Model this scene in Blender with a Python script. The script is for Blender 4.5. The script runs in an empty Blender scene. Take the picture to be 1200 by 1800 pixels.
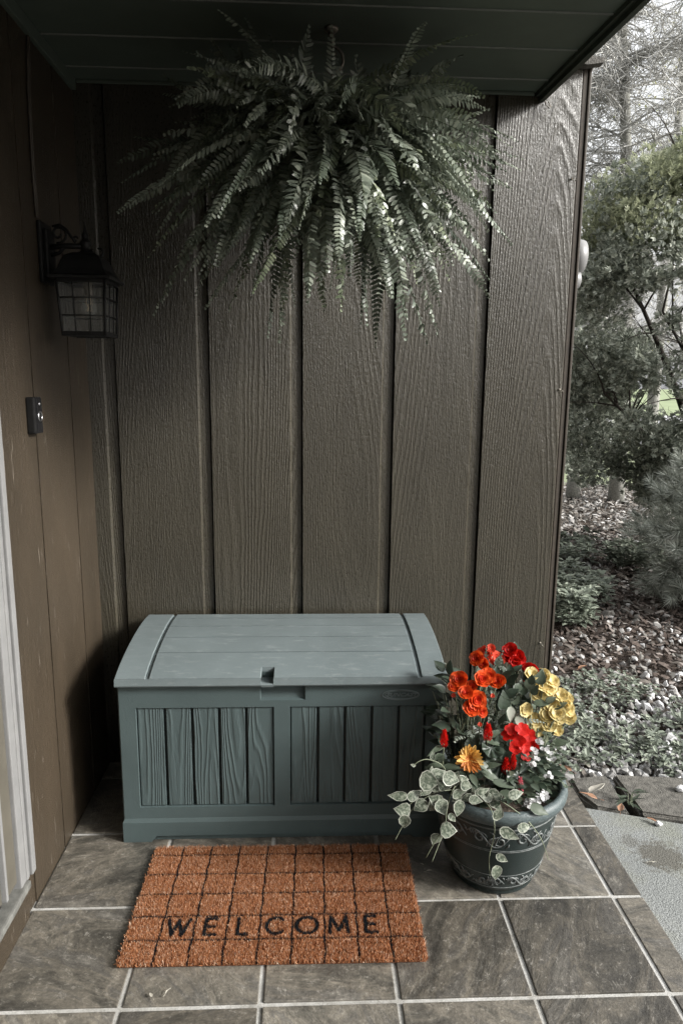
import bpy, bmesh, math, random
import numpy as np
from mathutils import Vector, Matrix
R = math.radians
scene = bpy.context.scene
col = scene.collection
random.seed(7)
rng = np.random.default_rng(7)

# ------------------------------------------------------------------ camera
CY, CP, CR = 0.0447, 0.1851, 0.0101
F_ = Vector((math.sin(CY)*math.cos(CP), math.cos(CY)*math.cos(CP), -math.sin(CP)))
R_ = Vector((math.cos(CY), -math.sin(CY), 0)); U_ = R_.cross(F_)
R2 = R_*math.cos(CR)+U_*math.sin(CR); U2 = -R_*math.sin(CR)+U_*math.cos(CR)
cd = bpy.data.cameras.new("camera"); cam = bpy.data.objects.new("camera", cd); col.objects.link(cam)
m3 = Matrix((R2, U2, -F_)).transposed()
cam.matrix_world = Matrix.Translation((0.7502, -2.3707, 1.3734)) @ m3.to_4x4()
cd.sensor_fit = 'VERTICAL'; cd.sensor_height = 24.0; cd.lens = 24.0*1231.7/1800
cd.clip_start = 0.05; cd.clip_end = 500
scene.camera = cam

# ------------------------------------------------------------------ world and sun (overcast, open side to the right)
SUN_EL, SUN_AZ = 27, 112          # azimuth clockwise from +Y
w = bpy.data.worlds.new("World"); scene.world = w; w.use_nodes = True
nt = w.node_tree; nt.nodes.clear()
sky = nt.nodes.new('ShaderNodeTexSky'); sky.sky_type = 'NISHITA'; sky.sun_disc = False
sky.sun_elevation = R(SUN_EL); sky.sun_rotation = R(SUN_AZ); sky.air_density = 1.6; sky.dust_density = 6.0
hs = nt.nodes.new('ShaderNodeHueSaturation'); hs.inputs['Saturation'].default_value = 0.22
hs.inputs['Value'].default_value = 1.0
bg = nt.nodes.new('ShaderNodeBackground'); bg.inputs['Strength'].default_value = 0.13
wo = nt.nodes.new('ShaderNodeOutputWorld')
nt.links.new(sky.outputs[0], hs.inputs['Color']); 
# overcast layer: brighter towards the zenith, as a clouded sky is, mixed over the clear-sky model
tcw = nt.nodes.new('ShaderNodeTexCoord'); sx = nt.nodes.new('ShaderNodeSeparateXYZ'); nt.links.new(tcw.outputs['Generated'], sx.inputs[0])
cl = nt.nodes.new('ShaderNodeMath'); cl.operation = 'MAXIMUM'; nt.links.new(sx.outputs[2], cl.inputs[0]); cl.inputs[1].default_value = 0.0
g1 = nt.nodes.new('ShaderNodeMath'); g1.operation = 'MULTIPLY_ADD'; nt.links.new(cl.outputs[0], g1.inputs[0]); g1.inputs[1].default_value = 3.2; g1.inputs[2].default_value = 1.75
cn = nt.nodes.new('ShaderNodeTexNoise'); cn.inputs['Scale'].default_value = 2.2; cn.inputs['Detail'].default_value = 5; nt.links.new(tcw.outputs['Generated'], cn.inputs['Vector'])
g2 = nt.nodes.new('ShaderNodeMath'); g2.operation = 'MULTIPLY_ADD'; nt.links.new(cn.outputs[0], g2.inputs[0]); g2.inputs[1].default_value = .5; g2.inputs[2].default_value = .75
g3 = nt.nodes.new('ShaderNodeMath'); g3.operation = 'MULTIPLY'; nt.links.new(g1.outputs[0], g3.inputs[0]); nt.links.new(g2.outputs[0], g3.inputs[1])
tint = nt.nodes.new('ShaderNodeMix'); tint.data_type = 'RGBA'; tint.blend_type = 'MULTIPLY'; tint.inputs[0].default_value = 1.0
nt.links.new(g3.outputs[0], tint.inputs[6]); tint.inputs[7].default_value = (.965, .975, 1.0, 1)
mxw = nt.nodes.new('ShaderNodeMix'); mxw.data_type = 'RGBA'; mxw.inputs[0].default_value = .65
nt.links.new(hs.outputs[0], mxw.inputs[6]); nt.links.new(tint.outputs[2], mxw.inputs[7]); nt.links.new(mxw.outputs[2], bg.inputs[0]); nt.links.new(bg.outputs[0], wo.inputs[0])
sd = bpy.data.lights.new("sun", 'SUN'); sd.energy = 2.3; sd.angle = R(13); sd.color = (1.0, 0.975, 0.94)
so = bpy.data.objects.new("sun", sd); col.objects.link(so)
sdir = Vector((math.sin(R(SUN_AZ))*math.cos(R(SUN_EL)), math.cos(R(SUN_AZ))*math.cos(R(SUN_EL)), math.sin(R(SUN_EL))))
so.rotation_euler = sdir.to_track_quat('Z', 'Y').to_euler(); so.location = (6, -2, 6)
vs = scene.view_settings
vs.view_transform = 'Standard'; vs.look = 'None'; vs.gamma = 1; vs.exposure = 1.62; vs.use_curve_mapping = False
scene.cycles.use_adaptive_sampling = True
scene.cycles.max_bounces = 8

# ------------------------------------------------------------------ node helpers
class NT:
    def __init__(s, name):
        s.m = bpy.data.materials.new(name); s.m.use_nodes = True
        s.t = s.m.node_tree; s.n = s.t.nodes
        s.b = s.n['Principled BSDF']
    def new(s, typ, **kw):
        n = s.n.new(typ)
        for k, v in kw.items():
            if k.startswith('_'): setattr(n, k[1:], v)
            else:
                key = k.replace('__', ' ')
                inp = n.inputs[int(key[1:])] if key[0] == 'i' and key[1:].isdigit() else n.inputs[key]
                if isinstance(v, bpy.types.NodeSocket): s.t.links.new(v, inp)
                else: inp.default_value = v
        return n
    def link(s, a, b): s.t.links.new(a, b)
    def coord(s, scale=(1, 1, 1), kind='Object'):
        tc = s.n.new('ShaderNodeTexCoord')
        mp = s.new('ShaderNodeMapping', Vector=tc.outputs[kind]); mp.inputs['Scale'].default_value = scale
        return mp.outputs[0]
    def noise(s, v, scale, detail=4, rough=.5, dist=0.0):
        n = s.new('ShaderNodeTexNoise', Vector=v, Scale=scale, Detail=detail, Roughness=rough, Distortion=dist)
        return n.outputs[0]
    def ramp(s, f, stops):
        r = s.new('ShaderNodeValToRGB'); s.link(f, r.inputs[0])
        e = r.color_ramp.elements
        while len(e) < len(stops): e.new(0.5)
        for k, (p, c) in enumerate(stops):
            e[k].position = p; e[k].color = tuple(c)+(1,) if len(c) == 3 else c
        return r.outputs[0]
    def math(s, op, a, b=0.0, c=0.0, clamp=False):
        n = s.n.new('ShaderNodeMath'); n.operation = op; n.use_clamp = clamp
        for k, v in enumerate((a, b, c)):
            if isinstance(v, bpy.types.NodeSocket): s.link(v, n.inputs[k])
            else: n.inputs[k].default_value = v
        return n.outputs[0]
    def mix(s, f, a, b, mode='MIX'):
        n = s.n.new('ShaderNodeMix'); n.data_type = 'RGBA'; n.blend_type = mode
        for k, v in ((0, f), (6, a), (7, b)):
            if isinstance(v, bpy.types.NodeSocket): s.link(v, n.inputs[k])
            else: n.inputs[k].default_value = v if k == 0 else tuple(v)+((1,) if len(v) == 3 else ())
        return n.outputs[2]
    def bump(s, h, strength=.5, dist=.002):
        n = s.new('ShaderNodeBump', Strength=strength, Distance=dist); s.link(h, n.inputs['Height'])
        if s.b.inputs['Normal'].is_linked: s.link(s.b.inputs['Normal'].links[0].from_socket, n.inputs['Normal'])
        s.link(n.outputs[0], s.b.inputs['Normal'])
    def setc(s, c):
        if isinstance(c, bpy.types.NodeSocket): s.link(c, s.b.inputs['Base Color'])
        else: s.b.inputs['Base Color'].default_value = tuple(c)+(1,)
    def rough(s, r):
        if isinstance(r, bpy.types.NodeSocket): s.link(r, s.b.inputs['Roughness'])
        else: s.b.inputs['Roughness'].default_value = r
    def spec(s, v): s.b.inputs['Specular IOR Level'].default_value = v

def simple(name, c, rough=.5, var=.25, scale=30, bump=.3, bdist=.001, spec=.4, metal=0):
    m = NT(name); v = m.coord()
    n = m.noise(v, scale, 5, .6)
    m.setc(m.ramp(n, [(.3, [x*(1-var) for x in c]), (.7, [min(1, x*(1+var)) for x in c])]))
    m.rough(rough); m.spec(spec); m.b.inputs['Metallic'].default_value = metal
    if bump: m.bump(m.noise(v, scale*4, 3), bump, bdist)
    return m.m

def leafmat(name, stops, rough=.45, var_scale=60, bump=.25, transl=.15, spec=.4, sat=None):
    """colour differs from leaf to leaf (mesh island), with a fine mottle inside it"""
    m = NT(name); g = m.n.new('ShaderNodeNewGeometry')
    c = m.ramp(g.outputs['Random Per Island'], stops)
    v = m.coord(); n = m.noise(v, var_scale, 3)
    c = m.mix(.35, c, m.ramp(n, [(.3, (.45, .45, .45)), (.7, (1, 1, 1))]), 'MULTIPLY')
    m.setc(c); m.rough(rough); m.spec(spec)
    if bump: m.bump(n, bump, .003)
    if transl:
        tr = m.n.new('ShaderNodeBsdfTranslucent'); m.link(c, tr.inputs[0])
        mx = m.n.new('ShaderNodeMixShader'); mx.inputs[0].default_value = transl
        m.link(m.b.outputs[0], mx.inputs[1]); m.link(tr.outputs[0], mx.inputs[2])
        m.link(mx.outputs[0], m.n['Material Output'].inputs[0])
    return m.m

# ------------------------------------------------------------------ object helpers
def tag(o, label=None, cat=None, group=None, kind=None):
    if label: o['label'] = label
    if cat: o['category'] = cat
    if group: o['group'] = group
    if kind: o['kind'] = kind
    return o
def empty(name, loc, label, cat, group=None, rz=0):
    o = bpy.data.objects.new(name, None); col.objects.link(o); o.location = loc; o.rotation_euler = (0, 0, rz)
    o.empty_display_size = .05
    return tag(o, label, cat, group)
def link(name, me, parent=None, loc=None):
    o = bpy.data.objects.new(name, me); col.objects.link(o)
    if parent is not None:
        o.parent = parent
        # vertices are given in world coordinates: undo every ancestor's location
        if loc is None:
            t = Vector((0, 0, 0)); p = parent
            while p is not None: t += Vector(p.location); p = p.parent
            o.location = -t if parent.type == 'EMPTY' else (0, 0, 0)
            if parent.type != 'EMPTY': o.location = (0, 0, 0)
    if loc is not None: o.location = loc
    return o
class MB:
    def __init__(s): s.v = []; s.f = []; s.mi = []; s.sm = []
    def add(s, vs, fs, mi=0, smooth=False):
        o = len(s.v); s.v += [tuple(v) for v in vs]
        s.f += [tuple(i+o for i in f) for f in fs]; s.mi += [mi]*len(fs); s.sm += [smooth]*len(fs)
    def box(s, x0, x1, y0, y1, z0, z1, mi=0, bev=0.0):
        if bev:
            b = min(bev, (x1-x0)/2.01, (y1-y0)/2.01, (z1-z0)/2.01)
            bm = bmesh.new(); bmesh.ops.create_cube(bm, size=1)
            for v in bm.verts: v.co = ((x0+x1)/2+v.co.x*(x1-x0), (y0+y1)/2+v.co.y*(y1-y0), (z0+z1)/2+v.co.z*(z1-z0))
            bmesh.ops.bevel(bm, geom=bm.edges[:], offset=b, segments=2, affect='EDGES', profile=.6)
            bm.verts.index_update(); s.add([v.co for v in bm.verts], [[v.index for v in f.verts] for f in bm.faces], mi); bm.free()
            return
        s.add([(x0, y0, z0), (x1, y0, z0), (x1, y1, z0), (x0, y1, z0), (x0, y0, z1), (x1, y0, z1), (x1, y1, z1), (x0, y1, z1)],
              [(0, 3, 2, 1), (4, 5, 6, 7), (0, 1, 5, 4), (1, 2, 6, 5), (2, 3, 7, 6), (3, 0, 4, 7)], mi)
    def tube(s, pts, rad, n=6, mi=0, cap=True):
        pts = [Vector(p) for p in pts]; k = len(pts)
        rad = rad if isinstance(rad, (list, tuple)) else [rad]*k
        ref = Vector((0.3, .5, .81)); vs = []
        for i, p in enumerate(pts):
            t = (pts[min(i+1, k-1)]-pts[max(i-1, 0)])
            t = t.normalized() if t.length > 1e-9 else Vector((0, 0, 1))
            a = t.cross(ref); a = a.normalized() if a.length > 1e-4 else t.orthogonal().normalized()
            b = t.cross(a); ref = b.cross(t) if False else ref
            for j in range(n):
                an = 2*math.pi*j/n; vs.append(p+(a*math.cos(an)+b*math.sin(an))*rad[i])
        fs = [(i*n+j, i*n+(j+1) % n, (i+1)*n+(j+1) % n, (i+1)*n+j) for i in range(k-1) for j in range(n)]
        if cap: fs += [tuple(range(n-1, -1, -1)), tuple((k-1)*n+j for j in range(n))]
        s.add(vs, fs, mi, True)
    def lathe(s, c, prof, n=48, mi=0, axis='Z'):
        vs = []
        for r, h in prof:
            for j in range(n):
                a = 2*math.pi*j/n; x, y = r*math.cos(a), r*math.sin(a)
                if axis == 'Z': vs.append((c[0]+x, c[1]+y, c[2]+h))
                elif axis == 'X': vs.append((c[0]+h, c[1]+x, c[2]+y))
                else: vs.append((c[0]+x, c[1]+h, c[2]+y))
        k = len(prof)
        s.add(vs, [(i*n+j, i*n+(j+1) % n, (i+1)*n+(j+1) % n, (i+1)*n+j) for i in range(k-1) for j in range(n)], mi, True)
    def prism(s, poly, a0, a1, axis='Z', mi=0):
        """poly in the plane across the axis; Z:(x,y) X:(y,z) Y:(x,z)"""
        n = len(poly)
        def P(p, a): return (p[0], p[1], a) if axis == 'Z' else (a, p[0], p[1]) if axis == 'X' else (p[0], a, p[1])
        s.add([P(p, a0) for p in poly]+[P(p, a1) for p in poly],
              [(i, (i+1) % n, (i+1) % n+n, i+n) for i in range(n)]+[tuple(range(n-1, -1, -1)), tuple(range(n, 2*n))], mi)
    def build(s, name, mats, parent=None, kind=None, fix=True):
        me = bpy.data.meshes.new(name); me.from_pydata(s.v, [], s.f)
        if not isinstance(mats, (list, tuple)): mats = [mats]
        for m in mats: me.materials.append(m)
        me.polygons.foreach_set('material_index', s.mi); me.polygons.foreach_set('use_smooth', s.sm)
        if fix:
            bm = bmesh.new(); bm.from_mesh(me); bmesh.ops.recalc_face_normals(bm, faces=bm.faces[:]); bm.to_mesh(me); bm.free()
        me.update()
        o = link(name, me, parent)
        if kind: o['kind'] = kind
        return o
def npmesh(name, V, Fc, mats, parent=None, mi=None, smooth=False):
    """V (n,3), Fc (m,k) arrays"""
    me = bpy.data.meshes.new(name); n, k = Fc.shape
    me.vertices.add(len(V)); me.vertices.foreach_set('co', np.ascontiguousarray(V, dtype=np.float32).ravel())
    me.loops.add(n*k); me.loops.foreach_set('vertex_index', np.ascontiguousarray(Fc, dtype=np.int32).ravel())
    me.polygons.add(n); me.polygons.foreach_set('loop_start', np.arange(n, dtype=np.int32)*k)
    me.polygons.foreach_set('loop_total', np.full(n, k, dtype=np.int32))
    if not isinstance(mats, (list, tuple)): mats = [mats]
    for m in mats: me.materials.append(m)
    if mi is not None: me.polygons.foreach_set('material_index', np.ascontiguousarray(mi, dtype=np.int32))
    me.polygons.foreach_set('use_smooth', np.full(n, smooth))
    me.update(calc_edges=True); me.validate()
    return link(name, me, parent)
def rand_rot(n):
    q = rng.normal(size=(n, 4)); q /= np.linalg.norm(q, axis=1)[:, None]
    a, b, c, d = q.T
    return np.stack([np.stack([1-2*(c*c+d*d), 2*(b*c-d*a), 2*(b*d+c*a)], 1),
                     np.stack([2*(b*c+d*a), 1-2*(b*b+d*d), 2*(c*d-b*a)], 1),
                     np.stack([2*(b*d-c*a), 2*(c*d+b*a), 1-2*(b*b+c*c)], 1)], 1)
def scatter(base, faces, pos, rot, scl):
    """copies of base verts (k,3) at pos with rot (n,3,3) and scl (n,) or (n,3)"""
    n = len(pos); k = len(base)
    scl = np.asarray(scl); scl = scl[:, None] if scl.ndim == 1 else scl
    B = base[None]*scl[:, None, :]
    V = np.einsum('nij,nkj->nki', rot, B)+pos[:, None, :]
    Fc = np.asarray(faces)[None]+(np.arange(n)*k)[:, None, None]
    return V.reshape(-1, 3), Fc.reshape(-1, len(faces[0]))

# ------------------------------------------------------------------ materials
def siding_mat(name, base, rough=.5, grain=1.0, axis='X', dark=.75):
    m = NT(name); tc = m.n.new('ShaderNodeTexCoord'); sp = m.new('ShaderNodeSeparateXYZ', Vector=tc.outputs['Object'])
    u = sp.outputs[0] if axis == 'X' else sp.outputs[1]
    board = m.math('FLOOR', m.math('DIVIDE', m.math('SUBTRACT', u, .114), .305))
    cmb = m.new('ShaderNodeCombineXYZ', X=m.math('MULTIPLY', u, 3.1), Y=m.math('MULTIPLY', board, 3.71), Z=m.math('MULTIPLY', sp.outputs[2], .27))
    # cathedral grain: contour lines of a stretched low noise
    lo = m.noise(cmb.outputs[0], 1.0, 1.5, .35, .2)
    wob = m.new('ShaderNodeCombineXYZ', X=m.math('MULTIPLY', u, 30), Y=m.math('MULTIPLY', board, 3.71), Z=m.math('MULTIPLY', sp.outputs[2], 7))
    wo_ = m.noise(wob.outputs[0], 1.0, 3)
    f = m.math('ADD', m.math('MULTIPLY', lo, 520), m.math('MULTIPLY', wo_, 5.5))
    line = m.math('SINE', f)
    ridge = m.math('POWER', m.math('MULTIPLY_ADD', line, .5, .5), 2.2)
    fib = m.new('ShaderNodeCombineXYZ', X=m.math('MULTIPLY', u, 330), Y=board, Z=m.math('MULTIPLY', sp.outputs[2], 16))
    fi = m.noise(fib.outputs[0], 1.0, 4, .65)
    patch = m.noise(wob.outputs[0], .12, 2)
    wn = m.n.new('ShaderNodeTexWhiteNoise'); wn.noise_dimensions = '1D'; m.link(m.math('ADD', board, 11.3), wn.inputs['W'])
    pm = m.math('MULTIPLY', m.ramp(patch, [(.35, (.25,)*3), (.65, (1,)*3)]), m.math('MULTIPLY_ADD', wn.outputs['Value'], 1.0, .25))
    h = m.math('ADD', m.math('MULTIPLY', m.math('MULTIPLY', ridge, pm), .55), m.math('MULTIPLY', fi, 1.15))
    peb = m.noise(m.coord((1, 1, .5)), 190, 3)
    h = m.math('ADD', h, m.math('MULTIPLY', peb, .55))
    m.bump(h, min(1, grain), .0026)
    soil = m.noise(m.coord((1, 1, .3)), 7, 5, .6)
    c = m.ramp(soil, [(.25, [x*dark for x in base]), (.75, [x*1.18 for x in base])])
    bare = m.ramp(fi, [(.66, (0, 0, 0)), (.76, (1, 1, 1))])
    c = m.mix(m.math('MULTIPLY', bare, .22), c, (.30, .27, .23))
    m.setc(c); m.spec(.6)
    m.rough(m.ramp(peb, [(.3, (rough-.08,)*3), (.7, (rough+.12,)*3)]))
    return m.m
def left_mat():
    m = NT('painted_board'); v = m.coord((1, 1, .07)); f = m.noise(v, 150, 4, .6)
    peb = m.noise(m.coord(), 260, 2); soil = m.noise(m.coord((1, 1, .3)), 6, 4)
    h = m.math('ADD', m.math('MULTIPLY', f, .5), m.math('MULTIPLY', peb, .6)); lg = m.noise(m.coord((1, 1, .025)), 90, 5, .7); h = m.math('ADD', h, m.math('MULTIPLY', lg, .9)); m.bump(h, 1.0, .0034)
    c = m.ramp(soil, [(.3, (.032, .0245, .0160)), (.7, (.049, .037, .0245))])
    chip = m.math('MULTIPLY', m.ramp(f, [(.66, (0,)*3), (.70, (1,)*3)]), .3)
    c = m.mix(chip, c, (.34, .30, .25)); m.setc(c); m.rough(.42); m.spec(.45)
    return m.m
M = {}
M['siding'] = siding_mat('brown_painted_siding', (.041, .0365, .026), .31, 1.0)
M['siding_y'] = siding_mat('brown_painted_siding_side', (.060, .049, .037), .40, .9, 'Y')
M['left'] = left_mat()
M['trimbrown'] = simple('brown_trim', (.055, .045, .035), .5, .2, 40, .5)
M['soffit'] = simple('green_grey_soffit', (.084, .104, .086), .42, .12, 9, .25, .0012)
M['soffit_trim'] = simple('dark_green_fascia', (.040, .048, .038), .5, .2, 20, .3)
M['bead'] = simple('worn_lightened_soffit_edge', (.13, .14, .125), .5, .2, 30, .2)  # worn edge, colour lightened so the joint lips seem to catch light
M['white'] = simple('white_trim_paint', (.185, .185, .183), .4, .08, 20, .3)
M['taupe'] = simple('taupe_door_paint', (.085, .078, .062), .45, .12, 15, .3)
M['sill'] = simple('grey_sill', (.12, .12, .11), .6, .3, 40, .5)
M['blackmetal'] = simple('black_metal', (.010, .010, .010), .5, .3, 60, .3, spec=.3)
M['blackplastic'] = simple('black_plastic', (.010, .010, .011), .25, .1, 60, .1)
M['silver'] = simple('silver_ring', (.55, .55, .56), .3, .1, 50, 0, metal=1)
M['rust'] = simple('galvanised_metal', (.22, .20, .17), .45, .4, 60, .3, metal=.6)
M['whiteplastic'] = simple('white_plastic', (.20, .20, .20), .4, .06, 20, .1)
def tile_mat():
    m = NT('slate_look_tile'); g = m.n.new('ShaderNodeNewGeometry'); r = g.outputs['Random Per Island']
    tc = m.n.new('ShaderNodeTexCoord')
    off = m.new('ShaderNodeCombineXYZ', X=m.math('MULTIPLY', r, 37), Y=m.math('MULTIPLY', r, 91), Z=0.0)
    ad = m.n.new('ShaderNodeVectorMath'); ad.operation = 'ADD'; m.link(tc.outputs['Object'], ad.inputs[0]); m.link(off.outputs[0], ad.inputs[1])
    vr = m.n.new('ShaderNodeVectorRotate'); vr.rotation_type = 'Z_AXIS'; m.link(ad.outputs[0], vr.inputs['Vector']); m.link(m.math('MULTIPLY', m.math('SUBTRACT', r, .5), 2.6), vr.inputs['Angle'])
    v = vr.outputs[0]
    st = m.new('ShaderNodeMapping', Vector=v); st.inputs['Scale'].default_value = (1, 2.6, 1)
    a = m.noise(st.outputs[0], 3.8, 10, .64, .75); b = m.noise(v, 34, 8, .78, .2); e = m.noise(v, 160, 3)
    c = m.ramp(a, [(.30, (.045, .043, .039)), (.43, (.090, .085, .075)), (.51, (.155, .143, .123)), (.57, (.105, .10, .092)), (.72, (.23, .22, .20))])
    big = m.noise(v, 1.7, 3, .6, 1.0); c = m.mix(.75, c, m.ramp(big, [(.35, (.7,)*3), (.65, (1.25,)*3)]), 'MULTIPLY')
    c = m.mix(.5, c, m.ramp(b, [(.30, (.35, .35, .35)), (.50, (.95, .94, .92)), (.70, (2.0, 1.95, 1.85))]), 'MULTIPLY')
    c = m.mix(.3, c, m.ramp(e, [(.35, (.55,)*3), (.65, (1.4,)*3)]), 'MULTIPLY')
    bright = m.ramp(r, [(0, (.74, .72, .69)), (.5, (1.05, 1.03, 1.0)), (1, (1.38, 1.38, 1.36))])
    c = m.mix(1, c, bright, 'MULTIPLY'); c = m.mix(1, c, (.82, .82, .81), 'MULTIPLY')
    vein = m.math('ABSOLUTE', m.math('SUBTRACT', m.noise(st.outputs[0], 9, 5, .6, 2.2), .5))
    vm = m.math('MULTIPLY', m.ramp(vein, [(.005, (1,)*3), (.016, (0,)*3)]), m.ramp(b, [(.50, (0,)*3), (.60, (1,)*3)]))
    c = m.mix(m.math('MULTIPLY', vm, .45), c, (.42, .40, .36))
    fl = m.noise(v, 120, 4, .7); c = m.mix(m.math('MULTIPLY', m.ramp(fl, [(.66, (0,)*3), (.74, (1,)*3)]), .4), c, (.40, .38, .34))
    m.setc(c); m.rough(m.ramp(b, [(.3, (.28,)*3), (.7, (.48,)*3)])); m.spec(.5)
    h = m.math('ADD', m.math('ADD', m.math('MULTIPLY', a, 2.2), m.math('MULTIPLY', b, .8)), m.math('MULTIPLY', e, .2))
    m.bump(h, .6, .005)
    return m.m
M['tile'] = tile_mat()
def grout_mat():
    m = NT('pale_grout'); v = m.coord(); n = m.noise(v, 11, 6, .7); f = m.noise(v, 300, 3)
    c = m.ramp(n, [(.3, (.22, .21, .185)), (.5, (.41, .405, .38)), (.7, (.56, .555, .54))]); m.setc(m.mix(.5, c, m.ramp(f, [(.3, (.5,)*3), (.7, (1,)*3)]), 'MULTIPLY'))
    m.rough(.9); m.bump(f, .6, .002); return m.m
M['grout'] = grout_mat()
def concrete_mat():
    m = NT('path_concrete'); v = m.coord(); n = m.noise(v, 3, 6, .6); f = m.noise(v, 220, 3); g = m.noise(v, 60, 4)
    c = m.ramp(n, [(.3, (.165, .175, .168)), (.7, (.24, .25, .245))])
    c = m.mix(.6, c, m.ramp(f, [(.32, (.3,)*3), (.62, (1.25,)*3)]), 'MULTIPLY')
    gm_ = m.noise(v, 6, 5, .7); c = m.mix(m.math('MULTIPLY', m.ramp(gm_, [(.45, (0,)*3), (.65, (1,)*3)]), .45), c, (.13, .135, .09))
    def blob(x, y, r, amt, cc, c):
        mp = m.n.new('ShaderNodeMapping'); tc = m.n.new('ShaderNodeTexCoord'); m.link(tc.outputs['Object'], mp.inputs[0]); mp.inputs['Location'].default_value = (-x, -y, 0)
        ln = m.n.new('ShaderNodeVectorMath'); ln.operation = 'LENGTH'; m.link(mp.outputs[0], ln.inputs[0])
        d = m.math('ADD', m.math('DIVIDE', ln.outputs['Value'], r), m.math('MULTIPLY', m.math('SUBTRACT', g, .5), 1.5))
        return m.mix(m.math('MULTIPLY', m.ramp(d, [(.6, (1,)*3), (1.1, (0,)*3)]), amt), c, cc)
    c = blob(1.80, -.545, .085, .75, (.065, .058, .042), c)
    c = blob(1.735, -.475, .04, .45, (.065, .058, .042), c)
    m.setc(c); m.rough(.85); m.bump(f, .9, .004); m.bump(g, .4, .004)
    return m.m
M['concrete'] = concrete_mat()
def box_mat(name, c0, wood=False, worn=0.0, rough=.45):
    m = NT(name); v = m.coord(); f = m.noise(v, 420, 2); n = m.noise(v, 5, 6, .65)
    c = m.ramp(n, [(.3, [x*.88 for x in c0]), (.7, [x*1.1 for x in c0])])
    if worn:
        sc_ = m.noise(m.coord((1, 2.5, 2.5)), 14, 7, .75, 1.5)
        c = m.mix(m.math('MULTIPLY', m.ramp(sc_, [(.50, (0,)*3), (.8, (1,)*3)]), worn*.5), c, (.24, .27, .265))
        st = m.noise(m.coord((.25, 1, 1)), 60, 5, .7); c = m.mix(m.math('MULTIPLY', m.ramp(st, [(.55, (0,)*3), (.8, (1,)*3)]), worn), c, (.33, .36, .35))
    m.setc(c); m.rough(rough); m.spec(.4)
    m.bump(f, .5, .0012)
    if wood:
        g = m.n.new('ShaderNodeNewGeometry'); tc = m.n.new('ShaderNodeTexCoord'); sp = m.new('ShaderNodeSeparateXYZ', Vector=tc.outputs['Object'])
        idx = m.math('FLOOR', m.math('DIVIDE', sp.outputs[0], .0812))
        cm = m.new('ShaderNodeCombineXYZ', X=m.math('MULTIPLY', sp.outputs[0], 15), Y=m.math('MULTIPLY', idx, 5.3), Z=m.math('MULTIPLY', sp.outputs[2], 1.1))
        lo = m.noise(cm.outputs[0], 1, 1.2, .3, .35)
        cm2 = m.new('ShaderNodeCombineXYZ', X=m.math('MULTIPLY', sp.outputs[0], 110), Y=idx, Z=m.math('MULTIPLY', sp.outputs[2], 16))
        wob = m.noise(cm2.outputs[0], 1, 2)
        s_ = m.math('SINE', m.math('ADD', m.math('MULTIPLY', lo, 95), m.math('MULTIPLY', wob, 3)))
        m.bump(m.math('POWER', m.math('MULTIPLY_ADD', s_, .5, .5), 2.5), 1.0, .0013)
    return m.m
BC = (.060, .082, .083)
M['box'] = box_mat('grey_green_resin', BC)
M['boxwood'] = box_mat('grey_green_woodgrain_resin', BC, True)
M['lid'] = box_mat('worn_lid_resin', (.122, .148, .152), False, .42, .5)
def coir(name, stops):
    m = NT(name); g = m.n.new('ShaderNodeNewGeometry'); m.setc(m.ramp(g.outputs['Random Per Island'], stops)); m.rough(.7); m.spec(.2); return m.m
M['coir'] = coir('orange_coir', [(0, (.18, .062, .026)), (.45, (.37, .150, .062)), (.8, (.50, .235, .115)), (.93, (.64, .43, .29)), (1, (.75, .62, .48))])
M['coirblack'] = coir('black_dyed_coir', [(0, (.006, .008, .010)), (1, (.022, .026, .030))])
M['coirbase'] = simple('mat_backing', (.12, .045, .02), .9, .4, 200, .5)

# ------------------------------------------------------------------ the setting
XL, ZC = 0.022, 2.266
def struct(name, mb, mat): return mb.build(name, mat, kind='structure')
b = MB(); b.add([(-60, -60, -.10), (160, -60, -.10), (160, 200, -.10), (-60, 200, -.10)], [(0, 1, 2, 3)])
def soil_mat():
    m = NT('mulch_soil'); v = m.coord(); n = m.noise(v, 25, 6, .7); k = m.noise(v, .8, 3)
    c = m.ramp(n, [(.3, (.03, .022, .015)), (.55, (.075, .055, .04)), (.72, (.16, .13, .10))])
    m.setc(c); m.rough(.95); m.bump(n, 1, .02); return m.m
M['soil'] = soil_mat()
struct('ground', b, M['soil'])
def lawn_mat():
    m = NT('lawn_grass'); v = m.coord(); n = m.noise(v, 14, 6, .7)
    m.setc(m.ramp(n, [(.3, (.14, .17, .09)), (.7, (.28, .31, .19))])); m.rough(.9); m.bump(n, 1, .03); return m.m
M['lawn'] = lawn_mat()
b = MB(); b.add([(-2, 7.6, -.085), (60, 7.6, -.085), (60, 14, -.085), (-2, 14, -.085)], [(0, 1, 2, 3)]); struct('lawn', b, M['lawn'])
b = MB(); b.add([(-10, 14, -.08), (120, 14, -.08), (120, 30, -.08), (-10, 30, -.08)], [(0, 1, 2, 3)])
struct('road', b, simple('pale_road', (.42, .42, .43), .85, .15, 2, .3))
b = MB(); b.add([(-10, 30, -.082), (160, 30, -.082), (160, 190, -.082), (-10, 190, -.082)], [(0, 1, 2, 3)])
struct('far_field', b, simple('pale_field', (.20, .24, .13), .9, .25, .6, .3))
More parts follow.
